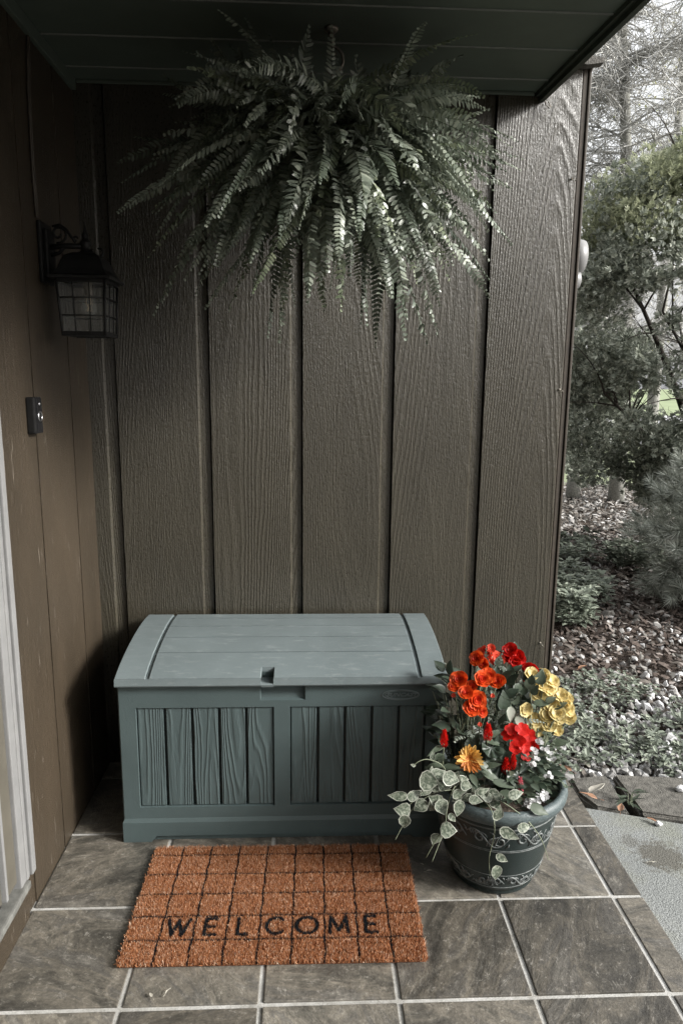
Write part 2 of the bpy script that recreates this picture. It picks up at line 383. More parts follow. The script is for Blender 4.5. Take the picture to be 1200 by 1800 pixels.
# porch floor: raised slate-look tiles on grout
b = MB(); S = .311; SY = .3085
b.box(XL-.1, 1.652, -4.2, .05, -.12, -.0045, 1)
g = .0062
for ix in range(-2, 4):
    x0, x1 = .6407+ix*S+g, .6407+(ix+1)*S-g
    if ix == 3: x1 = 1.655
    if x0 < XL-.05: x0 = XL-.02
    if x1 <= x0+.02: continue
    for iy in range(-13, 3):
        y0, y1 = -.4099+iy*SY+g, -.4099+(iy+1)*SY-g
        if y0 > .03: continue
        y1 = min(y1, .04)
        j = lambda: random.uniform(-.0012, .0012)
        b.box(x0+j(), x1+(j() if ix < 3 else 0), y0+j(), y1+j(), -.03, j()*.5, 0, .0022)
struct('floor', b, [M['tile'], M['grout']])
# concrete path with its curved back edge
b = MB(); n = 24; top = []
for i in range(n+1):
    t = i/n; x = 1.658+t*2.6; top.append((x, -.298-.33*(x-1.658)-.03*(x-1.658)**2))
poly = top+[(4.26, -5), (1.658, -5)]
b.prism(poly, -.14, -.014); struct('path', b, M['concrete'])

# ------------------------------------------------------------------ walls
T = empty('siding_wall', (.82, 0, 0), 'brown back wall of wide vertical wood boards behind the storage box', 'wall')
b = MB(); pr = [(XL, 0)]
for k in range(5):
    xk = .114+.305*k
    pr += [(xk-.043, 0), (xk-.0375, .0085), (xk-.006, .010), (xk-.0055, .024), (xk-.0005, .024), (xk, 0)]
pr += [(1.594, 0), (1.598, .003), (1.598, .16), (XL, .16)]
b.prism(pr, -.02, 2.9, 'Z'); b.build('siding', M['siding'], T)
b = MB(); b.box(1.6005, 1.6150, .005, .15, -.02, 2.9, 0, .002); b.box(1.6185, 1.6265, .001, .15, -.02, 2.9, 0, .002)
b.build('corner_trim', M['trimbrown'], T)
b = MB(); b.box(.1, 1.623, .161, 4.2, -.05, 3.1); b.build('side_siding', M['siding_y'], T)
b = MB(); b.prism([(1.535, 2.343), (1.60, 2.337), (1.648, 2.344), (1.650, 2.357), (1.60, 2.362), (1.54, 2.358)], -.035, -.0005, 'Y')
tag(b.build('ledge', simple('weathered_wood', (.10, .095, .085), .85, .5, 60, 1, .004)), 'short weathered horizontal wood ledge at the top corner of the back wall', 'ledge')
T = empty('siding_wall', (XL, -.4, 0), 'brown left wall of smooth boards beside the door and lantern', 'wall')
b = MB(); pr = [(XL, .2)]
for y in (-.178, -.468):
    pr += [(XL, y+.004), (XL-.016, y+.004), (XL-.016, y-.004), (XL, y-.004)]
pr += [(XL, -.686), (XL-.12, -.686), (XL-.12, .2)]
b.prism(pr, -.02, 2.6, 'Z'); b.build('siding', M['left'], T)
b = MB(); b.box(XL-.12, XL, -4.2, -1.80, -.02, 2.6); b.build('siding', M['left'], T)
b = MB(); b.box(XL-.12, XL-.003, -1.80, -.675, 2.12, 2.6); b.build('siding', M['left'], T)
# doorway: casing, storm door, threshold and riser
T = empty('front_door', (XL, -1.2, 0), 'taupe front door in white casing at the left edge', 'door')
b = MB(); b.box(XL-.02, XL+.006, -.712, -.688, .095, 2.10, 0, .003); b.build('brick_mould', M['white'], T)
b = MB()
for y0, y1, x in ((-.724, -.715, .000), (-.742, -.725, .004), (-.775, -.743, .003)): b.box(XL-.04, XL+x, y0, y1, .10, 2.10, 0, .003)
b.build('casing', M['white'], T)
b = MB(); b.box(XL-.06, XL-.006, -.835, -.777, .125, 2.10, 0, .003); b.box(XL-.06, XL-.012, -1.70, -.850, .125, 2.10, 0, .003)
b.build('door_panel', M['taupe'], T)
b = MB(); b.box(XL-.06, XL-.001, -.848, -.837, .125, 2.10, 0, .002); b.build('door_bead', M['white'], T)
b = MB(); b.box(XL-.06, XL-.02, -1.70, -.84, .107, .122); b.build('weather_strip', M['blackmetal'], T)
b = MB(); b.box(XL-.12, XL+.014, -1.76, -.742, .085, .106, 0, .005); b.build('threshold', M['sill'], T)
b = MB(); b.box(XL-.12, XL+.004, -1.80, -.742, -.02, .083, 0, .003); b.build('riser', M['left'], T)
b = MB(); b.box(XL-.12, XL-.004, -.740, -.676, -.02, .094, 0, .002); b.build('casing_plinth', M['left'], T)

# ------------------------------------------------------------------ porch roof: soffit boards, fascia
T = empty('porch_roof', (.8, -1.5, ZC), 'dark green board porch ceiling with fascia on its right edge', 'roof')
b = MB()
def xr(y): return 1.450+.084*(-y)
beads = []
ys = [.0]+[-.10-.193*k for k in range(22)]
for i in range(len(ys)-1):
    y1, y0 = ys[i]-.0018, ys[i+1]+.0018
    b.add([(XL, y0, ZC), (xr(y0), y0, ZC), (xr(y1), y1, ZC), (XL, y1, ZC), (XL, y0, ZC+.03), (xr(y0), y0, ZC+.03), (xr(y1), y1, ZC+.03), (XL, y1, ZC+.03)],
          [(0, 3, 2, 1), (4, 5, 6, 7), (0, 1, 5, 4), (1, 2, 6, 5), (2, 3, 7, 6), (3, 0, 4, 7)])
    b.add([(XL, y0-.0036, ZC+.005), (xr(y0), y0-.0036, ZC+.005), (xr(y0), y0, ZC+.005), (XL, y0, ZC+.005)], [(0, 1, 2, 3)])
    beads.append(y0)
    # thin raised lip beside each joint
    b.add([(XL, y0, ZC-.0016), (xr(y0), y0, ZC-.0016), (xr(y0), y0+.004, ZC), (XL, y0+.004, ZC), (XL, y0, ZC+.004), (xr(y0), y0, ZC+.004)], [(0, 1, 2, 3), (0, 4, 5, 1)])
b.build('soffit', M['soffit'], T)
for y0 in beads:
    b = MB(); b.prism([(y0-.002, ZC-.0035), (y0+.001, ZC-.0035), (y0+.0015, ZC-.0005), (y0-.004, ZC-.0005)], XL+.016, xr(y0)-.001, 'X'); b.build('edge_bead', M['bead'], T)
b = MB()
for y1, y0 in ((.03, -4.3),):
    for d0, d1, z0, z1 in ((.0005, .012, -.012, .03), (.0125, .028, -.026, .13)):
        b.add([(xr(y0)+d0, y0, ZC+z0), (xr(y0)+d1, y0, ZC+z0), (xr(y1)+d1, y1, ZC+z0), (xr(y1)+d0, y1, ZC+z0),
               (xr(y0)+d0, y0, ZC+z1), (xr(y0)+d1, y0, ZC+z1), (xr(y1)+d1, y1, ZC+z1), (xr(y1)+d0, y1, ZC+z1)],
              [(0, 3, 2, 1), (4, 5, 6, 7), (0, 1, 5, 4), (1, 2, 6, 5), (2, 3, 7, 6), (3, 0, 4, 7)])
b.build('fascia', M['soffit_trim'], T)
b = MB(); b.box(-.2, 1.44, -4.3, -.0, ZC+.04, ZC+.12); b.build('roof_deck', M['soffit_trim'], T)
b = MB(); b.box(XL, XL+.016, -4.2, -.012, ZC-.034, ZC-.001, 0, .003); b.box(XL+.016, 1.445, -.0105, -.0005, ZC-.010, ZC-.001, 0, .002)
b.build('edge_moulding', M['soffit'], T)
# unseen wall added behind the viewer, keeps light out of the porch end
T = empty('added_end_wall', (.8, -4.2, 0), 'unseen brown wall added to close the far end of the porch', 'wall')
b = MB(); b.box(-.2, 1.55, -4.4, -4.21, -.1, 2.9); b.build('siding', M['left'], T)

# ------------------------------------------------------------------ small things on the walls
b = MB()
for z, dx in ((2.25, 0), ):
    p = [(XL+.005, -.346, 2.262), (XL+.005, -.356, 2.20), (XL+.005, -.372, 2.10), (XL+.005, -.378, 1.9), (XL+.005, -.372, 1.79)]
    for o in (-.005, .005): b.tube([(a, y+o, z_) for a, y, z_ in p], .0034, 6)
tag(b.build('cable', M['trimbrown']), 'painted twin electric cable running down the left wall to the lantern', 'cable')
def bent_nail(x, z, label):
    b = MB(); b.tube([(x, .002, z), (x, -.012, z), (x+.004, -.018, z-.003), (x+.008, -.014, z-.009)], .0014, 6); b.lathe((x, -.002, z), [(0, .0), (.004, 0), (.004, .002), (0, .002)], 10, 0, 'Y')
    tag(b.build('nail', M['rust']), label, 'nail', 'nails in the right board')
bent_nail(1.583, 2.016, 'bent nail highest on the right board of the back wall')
bent_nail(1.588, 1.351, 'bent nail halfway up the right board of the back wall')
bent_nail(1.578, .449, 'bent nail low on the right board above the yellow flowers')
b = MB(); b.tube([(1.478, -.006, 2.245), (1.482, -.016, 2.225), (1.490, -.02, 2.215), (1.496, -.014, 2.222), (1.49, -.006, 2.24)], .0016, 6)
tag(b.build('hook', M['rust']), 'tiny wire hook under the porch roof at the right board', 'hook')
for z, r, dx, lab in ((1.822, .062, .112, 'large round white utility cover on the side wall past the corner'), (1.742, .034, .102, 'small round white fitting below the larger one past the corner')):
    T = empty('wall_fitting', (1.625, .25, z), lab, 'wall fitting', 'white fittings on the side wall')
    b = MB(); b.lathe((1.623, .25, z), [(0, 0), (r*.5, 0), (r*.5, dx*.5), (r*.98, dx*.55), (r, dx*.75), (r*.9, dx*.95), (r*.4, dx*1.02), (0, dx*1.03)], 32, 0, 'X'); b.build('dome', M['whiteplastic'], T)
    b = MB(); b.lathe((1.6235, .25, z), [(r*1.15, 0), (r*1.15, .008), (r*.5, .009)], 24, 0, 'X'); b.build('backplate', M['whiteplastic'], T)
# doorbell
T = empty('doorbell', (XL, -.492, 1.277), 'black video doorbell on the left wall', 'doorbell')
b = MB(); b.box(XL, XL+.022, -.512, -.474, 1.2305, 1.3245, 0, .003); b.build('body', M['blackplastic'], T)
b = MB(); b.box(XL, XL+.0215, -.5265, -.5125, 1.2305, 1.3245, 0, .004); b.build('side_bracket', M['blackmetal'], T)
b = MB(); b.lathe((XL+.0215, -.490, 1.274), [(.0105, .0), (.0108, .0018), (.0135, .0018), (.0138, .0)], 32, 0, 'X'); b.build('button_ring', M['silver'], T)
b = MB(); b.lathe((XL+.0215, -.490, 1.274), [(0, .0012), (.0098, .0012), (.010, 0)], 32, 0, 'X'); b.build('button', M['blackmetal'], T)
b = MB(); b.lathe((XL+.0215, -.490, 1.306), [(0, .0022), (.003, .0018), (.0045, 0)], 24, 0, 'X'); b.build('lens', M['silver'], T)

# wall lantern: black, square, caged glass, on a scroll arm
LX, LY = .138, -.335
T = empty('wall_lantern', (XL, -.33, 1.70), 'black square wall lantern with gridded glass on the left wall', 'lantern')
bk = M['blackmetal']
b = MB(); b.box(XL, XL+.012, -.372, -.288, 1.625, 1.785, 0, .005); b.box(XL+.012, XL+.024, -.358, -.302, 1.642, 1.768, 0, .006)
b.build('backplate', bk, T)
b = MB(); b.tube([(XL+.02, LY, 1.722), (XL+.06, LY, 1.726), (LX, LY, 1.726)], .0075, 10)
b.tube([(XL+.02, LY, 1.70), (XL+.045, LY, 1.708), (XL+.06, LY, 1.724)], .005, 8); b.build('arm', bk, T)
b = MB()
def spiral(cx, cz, r0, r1, a0, a1, n=26): return [(cx+(r0+(r1-r0)*i/n)*math.cos(a0+(a1-a0)*i/n), LY, cz+(r0+(r1-r0)*i/n)*math.sin(a0+(a1-a0)*i/n)) for i in range(n+1)]
b.tube(spiral(XL+.045, 1.757, .006, .024, 0, -4.2*math.pi/2-1.5), .0035, 6)
b.build('scroll', bk, T); b = MB()
b.tube([(XL+.03, LY, 1.776), (XL+.05, LY, 1.781), (XL+.066, LY, 1.770), (XL+.078, LY, 1.750), (XL+.092, LY, 1.738)], .0035, 6)
b.tube(spiral(XL+.092, 1.745, .003, .010, 0, 4.5), .003, 6); b.build('scroll', bk, T); b = MB()
b.tube(spiral(LX+.035, 1.714, .006, .019, 2.0, -3.4), .0035, 6)
b.build('scroll', bk, T)
b = MB(); b.lathe((LX, LY, 1.70), [(.030, 0), (.030, .006), (.014, .012), (.012, .026), (.017, .032), (.013, .04), (.007, .046), (.010, .054), (.006, .062), (.003, .075), (0, .092)], 20)
b.build('finial', bk, T)
b = MB(); prof = [(.080, 1.634), (.080, 1.641), (.070, 1.646), (.060, 1.662), (.053, 1.682), (.046, 1.695), (.034, 1.703), (.028, 1.706)]
vs = []; 
for r, z in prof: vs += [(LX-r, LY-r, z), (LX+r, LY-r, z), (LX+r, LY+r, z), (LX-r, LY+r, z)]
fs = [(i*4+j, i*4+(j+1) % 4, (i+1)*4+(j+1) % 4, (i+1)*4+j) for i in range(len(prof)-1) for j in range(4)]+[(3, 2, 1, 0), tuple(28+j for j in range(4))]
b.add(vs, fs); b.build('lamp_roof', bk, T)
b = MB(); zt, zb, rt, rb = 1.634, 1.488, .0635, .0565
def rr(z): return rb+(rt-rb)*(z-zb)/(zt-zb)
for sx, sy in ((-1, -1), (1, -1), (1, 1), (-1, 1)):
    b.tube([(LX+sx*rb, LY+sy*rb, zb), (LX+sx*rt, LY+sy*rt, zt)], .0045, 4)
for z, t in ((zb+.004, .006), (zt-.004, .005)):
    r = rr(z)
    b.box(LX-r, LX+r, LY-r-.003, LY-r+.003, z-t, z+t); b.box(LX-r, LX+r, LY+r-.003, LY+r+.003, z-t, z+t)
    b.box(LX-r-.003, LX-r+.003, LY-r, LY+r, z-t+.0005, z+t-.0005); b.box(LX+r-.003, LX+r+.003, LY-r, LY+r, z-t+.0005, z+t-.0005)
for z in (zb+.052, zb+.098):
    r = rr(z)+.0005
    for q in ([(-r, -r), (r, -r)], [(r, -r), (r, r)], [(r, r), (-r, r)], [(-r, r), (-r, -r)]):
        b.tube([(LX+q[0][0], LY+q[0][1], z), (LX+q[1][0], LY+q[1][1], z)], .0022, 4)
for t in (-.34, .34):
    for k in range(4):
        def pt(z):
            r = rr(z)+.0015; return [(LX+t*r, LY-r, z), (LX+r, LY+t*r, z), (LX+t*r, LY+r, z), (LX-r, LY+t*r, z)][k]
        b.tube([pt(zb), pt(zt)], .0022, 4)
b.build('cage', bk, T)
gm = NT('lantern_glass'); gm.setc((.8, .83, .82)); gm.rough(.08); gm.b.inputs['Transmission Weight'].default_value = .9; gm.b.inputs['IOR'].default_value = 1.3
gm.b.inputs['Alpha'].default_value = .28; gm.bump(gm.noise(gm.coord((1, 1, .1)), 90, 2), .4, .002)
for k, (dx, dy) in enumerate(((0, -1), (1, 0), (0, 1), (-1, 0))):
    b = MB(); a, c = rb-.003, rt-.003
    if dx == 0: vs = [(LX-a, LY+dy*a, zb), (LX+a, LY+dy*a, zb), (LX+c, LY+dy*c, zt), (LX-c, LY+dy*c, zt)]
    else: vs = [(LX+dx*a, LY-a, zb), (LX+dx*a, LY+a, zb), (LX+dx*c, LY+c, zt), (LX+dx*c, LY-c, zt)]
    n_ = Vector((dx, dy, 0))*-.002
    b.add(vs+[tuple(Vector(v)+n_) for v in vs], [(0, 1, 2, 3), (7, 6, 5, 4), (0, 4, 5, 1), (1, 5, 6, 2), (2, 6, 7, 3), (3, 7, 4, 0)]); b.build('glass_pane', gm.m, T)
b = MB(); b.lathe((LX, LY, 1.55), [(0, -.012), (.010, -.009), (.020, .004), (.022, .016), (.018, .034), (.012, .046), (.011, .060), (0, .062)], 20)
bulbm = NT('bulb_glass'); bulbm.setc((.75, .76, .72)); bulbm.rough(.15); bulbm.b.inputs['Alpha'].default_value = .14
blb = b.build('bulb', bulbm.m, T)
b = MB()
for o in (-.004, .004): b.tube([(LX+o, LY, 1.595), (LX+o*1.6, LY, 1.578), (LX+o*.2, LY, 1.566), (LX+o*1.2, LY, 1.555)], .0011, 5)
b.build('filament', simple('brass_filament', (.75, .55, .30), .3, .1, 40, 0, metal=.6), blb)
b = MB(); b.lathe((LX, LY, 1.598), [(.011, 0), (.011, .034)], 16); b.build('socket', M['rust'], T)

# ceiling hook
T = empty('ceiling_hook', (.801, -.371, ZC), 'metal swag hook screwed into the porch ceiling above the fern', 'hook')
b = MB(); b.lathe((.801, -.371, ZC), [(.0, -.012), (.012, -.011), (.018, -.006), (.018, -.001), (0, 0)], 20); b.build('mounting_plate', M['rust'], T)
b = MB(); b.tube([(.801, -.371, 2.256), (.803, -.371, 2.236), (.806, -.372, 2.218)], [.009, .006, .004], 10)
pp = [(.806+.0*1, -.372, 2.222)]+[(.806+.026*math.sin(a), -.372, 2.190+.030*math.cos(a)) for a in [x*.25 for x in range(0, 16)]]
b.tube(pp, .0042, 8); b.build('hook_arm', M['rust'], T)

# ------------------------------------------------------------------ storage box
X0, X1, YF, YB = .192, 1.148, -.449, -.022
T = empty('storage_box', ((X0+X1)/2, -.24, 0), 'grey green resin deck storage box against the back wall', 'storage box')
b = MB(); zt = .505
xc0, xc1 = .604, .736      # handle recess
PX = [(.243, .644), (.690, 1.094)]; PZ0, PZ1 = .112, .431
# front skin built as a grid with recesses left open
xs = sorted([X0+.004, PX[0][0], PX[0][1], xc0, xc1, PX[1][0], PX[1][1], X1-.004]); zs = [.075, PZ0, PZ1, .452, .497, zt]
def hole(xa, xb, za, zb2):
    xm, zm = (xa+xb)/2, (za+zb2)/2
    if PZ0 < zm < PZ1 and (PX[0][0] < xm < PX[0][1] or PX[1][0] < xm < PX[1][1]): return True
    return .452 < zm < .497 and xc0 < xm < xc1
for i in range(len(xs)-1):
    for j in range(len(zs)-1):
        if not hole(xs[i], xs[i+1], zs[j], zs[j+1]):
            b.add([(xs[i], YF, zs[j]), (xs[i+1], YF, zs[j]), (xs[i+1], YF, zs[j+1]), (xs[i], YF, zs[j+1])], [(0, 1, 2, 3)])
def recess(x0, x1, z0, z1, d, ch, mi=0):
    o = [(x0, YF, z0), (x1, YF, z0), (x1, YF, z1), (x0, YF, z1)]; i_ = [(x0+ch, YF+d, z0+ch), (x1-ch, YF+d, z0+ch), (x1-ch, YF+d, z1-ch), (x0+ch, YF+d, z1-ch)]
    b.add(o+i_, [(0, 1, 5, 4), (1, 2, 6, 5), (2, 3, 7, 6), (3, 0, 4, 7), (4, 5, 6, 7)], mi)
for a, c in PX: recess(a, c, PZ0, PZ1, .020, .003)
# handle recess: deep at the top, its floor sloping out
b.add([(xc0, YF, .452), (xc1, YF, .452), (xc1, YF, .497), (xc0, YF, .497), (xc0+.003, YF+.010, .457), (xc1-.006, YF+.010, .457), (xc1-.006, YF+.030, .497), (xc0+.003, YF+.030, .497)],
      [(0, 1, 5, 4), (1, 2, 6, 5), (3, 0, 4, 7), (4, 5, 6, 7), (2, 3, 7, 6)])
# sides, back, rounded corner posts and plinth
b.add([(X0, YF+.004, .0), (X0, YB, .0), (X0, YB, zt), (X0, YF+.004, zt)], [(0, 1, 2, 3)])
b.add([(X1, YF+.004, .0), (X1, YB, .0), (X1, YB, zt), (X1, YF+.004, zt)], [(0, 1, 2, 3)])
b.add([(X0+.004, YF, .06), (X0, YF+.004, .06), (X0, YF+.004, zt), (X0+.004, YF, zt)], [(0, 1, 2, 3)])
b.add([(X1-.004, YF, .06), (X1, YF+.004, .06), (X1, YF+.004, zt), (X1-.004, YF, zt)], [(0, 1, 2, 3)])
b.add([(X0, YB, 0), (X1, YB, 0), (X1, YB, zt), (X0, YB, zt)], [(0, 1, 2, 3)])
yp = YF-.005
pl = [(X0-.001, 0), (X0+.082, 0), (X0+.098, .020), (X1-.098, .020), (X1-.082, 0), (X1+.001, 0), (X1+.001, .064), (X0-.001, .064)]
b.prism(pl, yp, YF+.002, 'Y')
b.add([(X0-.001, yp, .064), (X1+.001, yp, .064), (X1-.004, YF, .076), (X0+.004, YF, .076)], [(0, 1, 2, 3)])
b.prism([(X0+.08, .001), (X1-.08, .001), (X1-.08, .022), (X0+.08, .022)], YF+.006, YF+.02, 'Y')
b.box(X0-.002, X0+.01, YF+.003, YB, 0.0, .064, 0, .002); b.box(X1-.01, X1+.002, YF+.003, YB, 0.0, .064, 0, .002)
b.build('body', M['box'], T, fix=True)
for a, c in PX:
    w_ = (c-a-.006)/5
    for k in range(5):
        b = MB(); x0 = a+.003+k*w_+(.0042 if k else .001); x1 = a+.003+(k+1)*w_-(.0042 if k < 4 else .001)
        b.box(x0, x1, YF+.0045, YF+.0205, PZ0+.0035, PZ1-.0035, 0, .002); b.build('slat', M['boxwood'], T)
# lid: curved top, raised end bands, planks between, latch notch
prof = [(-.466, .530), (-.44, .5385), (-.40, .549), (-.35, .559), (-.29, .5675), (-.22, .574), (-.15, .577), (-.08, .5755), (-.022, .570)]
def zl(y):
    for i in range(len(prof)-1):
        (a, za), (c, zc_) = prof[i], prof[i+1]
        if a <= y <= c: return za+(zc_-za)*(y-a)/(c-a)
    return prof[-1][1] if y > prof[-1][0] else prof[0][1]
LX0, LX1 = .1905, 1.150; band0, band1 = .2775, 1.074
nx0, nx1 = .608, .644
b = MB()
def strip(x0, x1, ya, yb, dz, n=8):
    yy = [ya+(yb-ya)*i/n for i in range(n+1)]
    t = [(y, zl(y)+dz) for y in yy]; m_ = len(t)
    e = .0018
    vs = [(x0, t[0][0], t[0][1]-.008)]
    # bevelled solid strip following the curve
    rows = []
    def row(x, off): return [(x, y, z+off) for y, z in t]
    R0 = row(x0, -.008); Rv = row(x0, -e); R1 = row(x0+e, 0); R2_ = row(x1-e, 0); R3 = row(x1, -e); R4 = row(x1, -.008)
    vs = R0+Rv+R1+R2_+R3+R4; fs = []
    for q in range(5):
        for i in range(m_-1): fs.append((q*m_+i, q*m_+i+1, (q+1)*m_+i+1, (q+1)*m_+i))
    fs += [tuple(q*m_ for q in range(6)), tuple(q*m_+m_-1 for q in range(5, -1, -1))]
    b.add(vs, fs)
yb_ = -.022
strip(LX0, band0, -.466, yb_, 0, 16); strip(band1, LX1, -.466, yb_, 0, 16)
strip(band0+.0005, nx0, -.4655, -.421, -.0065, 4); strip(nx1, band1-.0005, -.4655, -.421, -.0065, 4); strip(band0+.0005, band1-.0005, -.4205, yb_, -.0065, 16)      # channel floor
lp = [-.466, -.345, -.247, -.160, -.082, yb_]
for i in range(5):
    a, c = lp[i]+(0 if i == 0 else .0024), lp[i+1]-(.0024 if i < 4 else 0)
    if i == 0:
        strip(band0+.011, nx0, a, -.420, 0, 3); strip(nx1, band1-.011, a, -.420, 0, 3); strip(band0+.011, band1-.011, -.420, c, 0, 6)
    else: strip(band0+.011, band1-.011, a, c, 0, 6)
# front skirt, in three pieces around the notch, ends and back
for x0, x1 in ((LX0, nx0), (nx1, LX1)):
    b.prism([(-.4665, .5265), (-.4685, .508), (-.4665, .504), (-.452, .504), (-.452, .528)], x0, x1, 'X')
b.prism([(-.4660, .5115), (-.4685, .508), (-.4665, .501), (-.425, .501), (-.4195, .5115)], nx0, nx1, 'X')
b.box(nx0-.001, nx1+.001, -.4195, -.4175, .505, .543, 1)  # darker body resin stands in for shade at the back of the notch
b.lathe((.627, -.448, .5118), [(.0, .0008), (.004, .0012), (.006, .0)], 12)
for xa, xb in ((LX0, LX0+.006), (LX1-.006, LX1)):
    b.prism([(-.4665, .504)]+[(y, z-.005) for y, z in prof]+[(yb_, .504)], xa, xb, 'X')
b.prism([(yb_-.004, .504), (yb_, .504), (yb_, .565), (yb_-.004, .565)], LX0, LX1, 'X')
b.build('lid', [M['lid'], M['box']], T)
# embossed oval badge with the maker's word
def text_mesh(txt, size, extrude, shear=0.0):
    cu = bpy.data.curves.new('badge_text', 'FONT'); cu.body = txt; cu.size = size; cu.extrude = extrude; cu.align_x = 'CENTER'; cu.align_y = 'CENTER'; cu.shear = shear; cu.offset = size*.012
    cu.resolution_u = 3
    o = bpy.data.objects.new('tmp', cu); col.objects.link(o); bpy.context.view_layer.update()
    me = bpy.data.meshes.new_from_object(o.evaluated_get(bpy.context.evaluated_depsgraph_get())); bpy.data.objects.remove(o); return me
b = MB(); cx, cz, ra, rb2 = 1.0155, .4655, .054, .0155
def ell(a, c, y, n=48): return [(cx+a*math.cos(2*math.pi*i/n), y, cz+c*math.sin(2*math.pi*i/n)) for i in range(n+1)]
b.tube(ell(ra, rb2, YF-.0006), .0017, 6, cap=False); b.tube([(p[0]+.003, p[1], p[2]) for p in ell(ra*.90, rb2*.80, YF-.0006)], .0012, 6, cap=False)
me = text_mesh('SUNCAST', .0185, .0022, .35)
vv = [(cx+.002+v.co.x*1.12, YF-.0005-v.co.z, cz+v.co.y*.78) for v in me.vertices]; b.add(vv, [tuple(p.vertices) for p in me.polygons])
b.build('badge', simple('badge_resin', (.12, .145, .145), .4, .1, 30, 0), T)

# ------------------------------------------------------------------ doormat
MX0, MX1, MY0, MY1 = .2965, 1.0345, -.9235, -.499
T = empty('doormat', ((MX0+MX1)/2, (MY0+MY1)/2, .0), 'orange coir welcome mat with black grid lines in front of the box', 'doormat', rz=R(-.5))
b = MB(); b.box(MX0+.003, MX1-.003, MY0+.003, MY1-.003, .0012, .007)
def mpart(o): o.location = (-T.location.x, -T.location.y, 0); return o
mpart(b.build('backing', M['coirbase'], T))
cw = (MX1-MX0)/9; rows = [-.537, -.617, -.694, -.774, -.853]
seg = []
def stroke(pts, ox, oy, s):
    for p, q in zip(pts[:-1], pts[1:]): seg.append((ox+p[0]*s, oy+p[1]*s, ox+q[0]*s, oy+q[1]*s))
hgt = .053
def arc(cx_, cy_, rx, ry, a0, a1, n=14): return [(cx_+rx*math.cos(R(a0+(a1-a0)*i/n)), cy_+ry*math.sin(R(a0+(a1-a0)*i/n))) for i in range(n+1)]
GL = {'W': [[(0, 1), (.28, 0), (.52, .95), (.76, 0), (1.04, 1)]], 'E': [[(.55, 1), (.05, 1), (.05, 0), (.55, 0)], [(.05, .5), (.5, .5)]],
      'L': [[(.08, 1), (.08, 0), (.55, 0)]], 'C': [arc(.48, .5, .45, .5, 48, 312)], 'O': [arc(.5, .5, .5, .5, 0, 360, 22)],
      'M': [[(.02, 0), (.08, 1), (.45, .12), (.82, 1), (.88, 0)]]}
WD = {'W': 1.04, 'E': .6, 'L': .6, 'C': .85, 'O': 1.0, 'M': .9}
for k, ch in enumerate('WELCOME'):
    cxl = MX0+cw*(k+1.5)+(-.001*k); base_y = -.853+.015
    for st in GL[ch]: stroke(st, cxl-WD[ch]*hgt/2, base_y, hgt)
seg = np.array(seg)
NF = 190000
fx = rng.uniform(MX0, MX1, NF); fy = rng.uniform(MY0, MY1, NF)
dl = np.full(NF, 9.0)
for k in range(1, 9): dl = np.minimum(dl, np.abs(fx-(MX0+cw*k)-.0012*np.sin(fy*90+k)))
for r_ in rows: dl = np.minimum(dl, np.abs(fy-r_-.001*np.sin(fx*60)))
dt = np.full(NF, 9.0)
for x0, y0, x1, y1 in seg:
    L2 = (x1-x0)**2+(y1-y0)**2; t = np.clip(((fx-x0)*(x1-x0)+(fy-y0)*(y1-y0))/L2, 0, 1)
    dt = np.minimum(dt, np.hypot(fx-x0-t*(x1-x0), fy-y0-t*(y1-y0)))
black = (dl < .0022) | (dt < .0045)
near = ((dl < .0045) & (dl >= .0026)) | ((dt < .0068) & (dt >= .0048))
hh = rng.uniform(.0088, .0118, NF); hh[dl < .0026] *= .86; hh[black & (dt < .0042)] *= 1.0
lean = rng.normal(size=(NF, 2))*.0021; lean[black] *= .35; lean[near] *= .4; hh[near] *= .80
edge = np.minimum.reduce([fx-MX0, MX1-fx, fy-MY0, MY1-fy])
out = edge < .006
cxm, cym = (MX0+MX1)/2, (MY0+MY1)/2
lean[out] *= 1.6
an = rng.uniform(0, np.pi, NF); wd = rng.uniform(.00035, .00065, NF)
p0 = np.stack([fx, fy, np.full(NF, .005)], 1); d = np.stack([np.cos(an), np.sin(an), np.zeros(NF)], 1)*wd[:, None]
tip = p0+np.stack([lean[:, 0], lean[:, 1], hh], 1)
V = np.stack([p0-d, p0+d, tip+d*.6, tip-d*.6], 1).reshape(-1, 3)
Fc = np.arange(NF*4).reshape(-1, 4)
mpart(npmesh('coir_pile', V, Fc, [M['coir'], M['coirblack']], T, black.astype(int)))

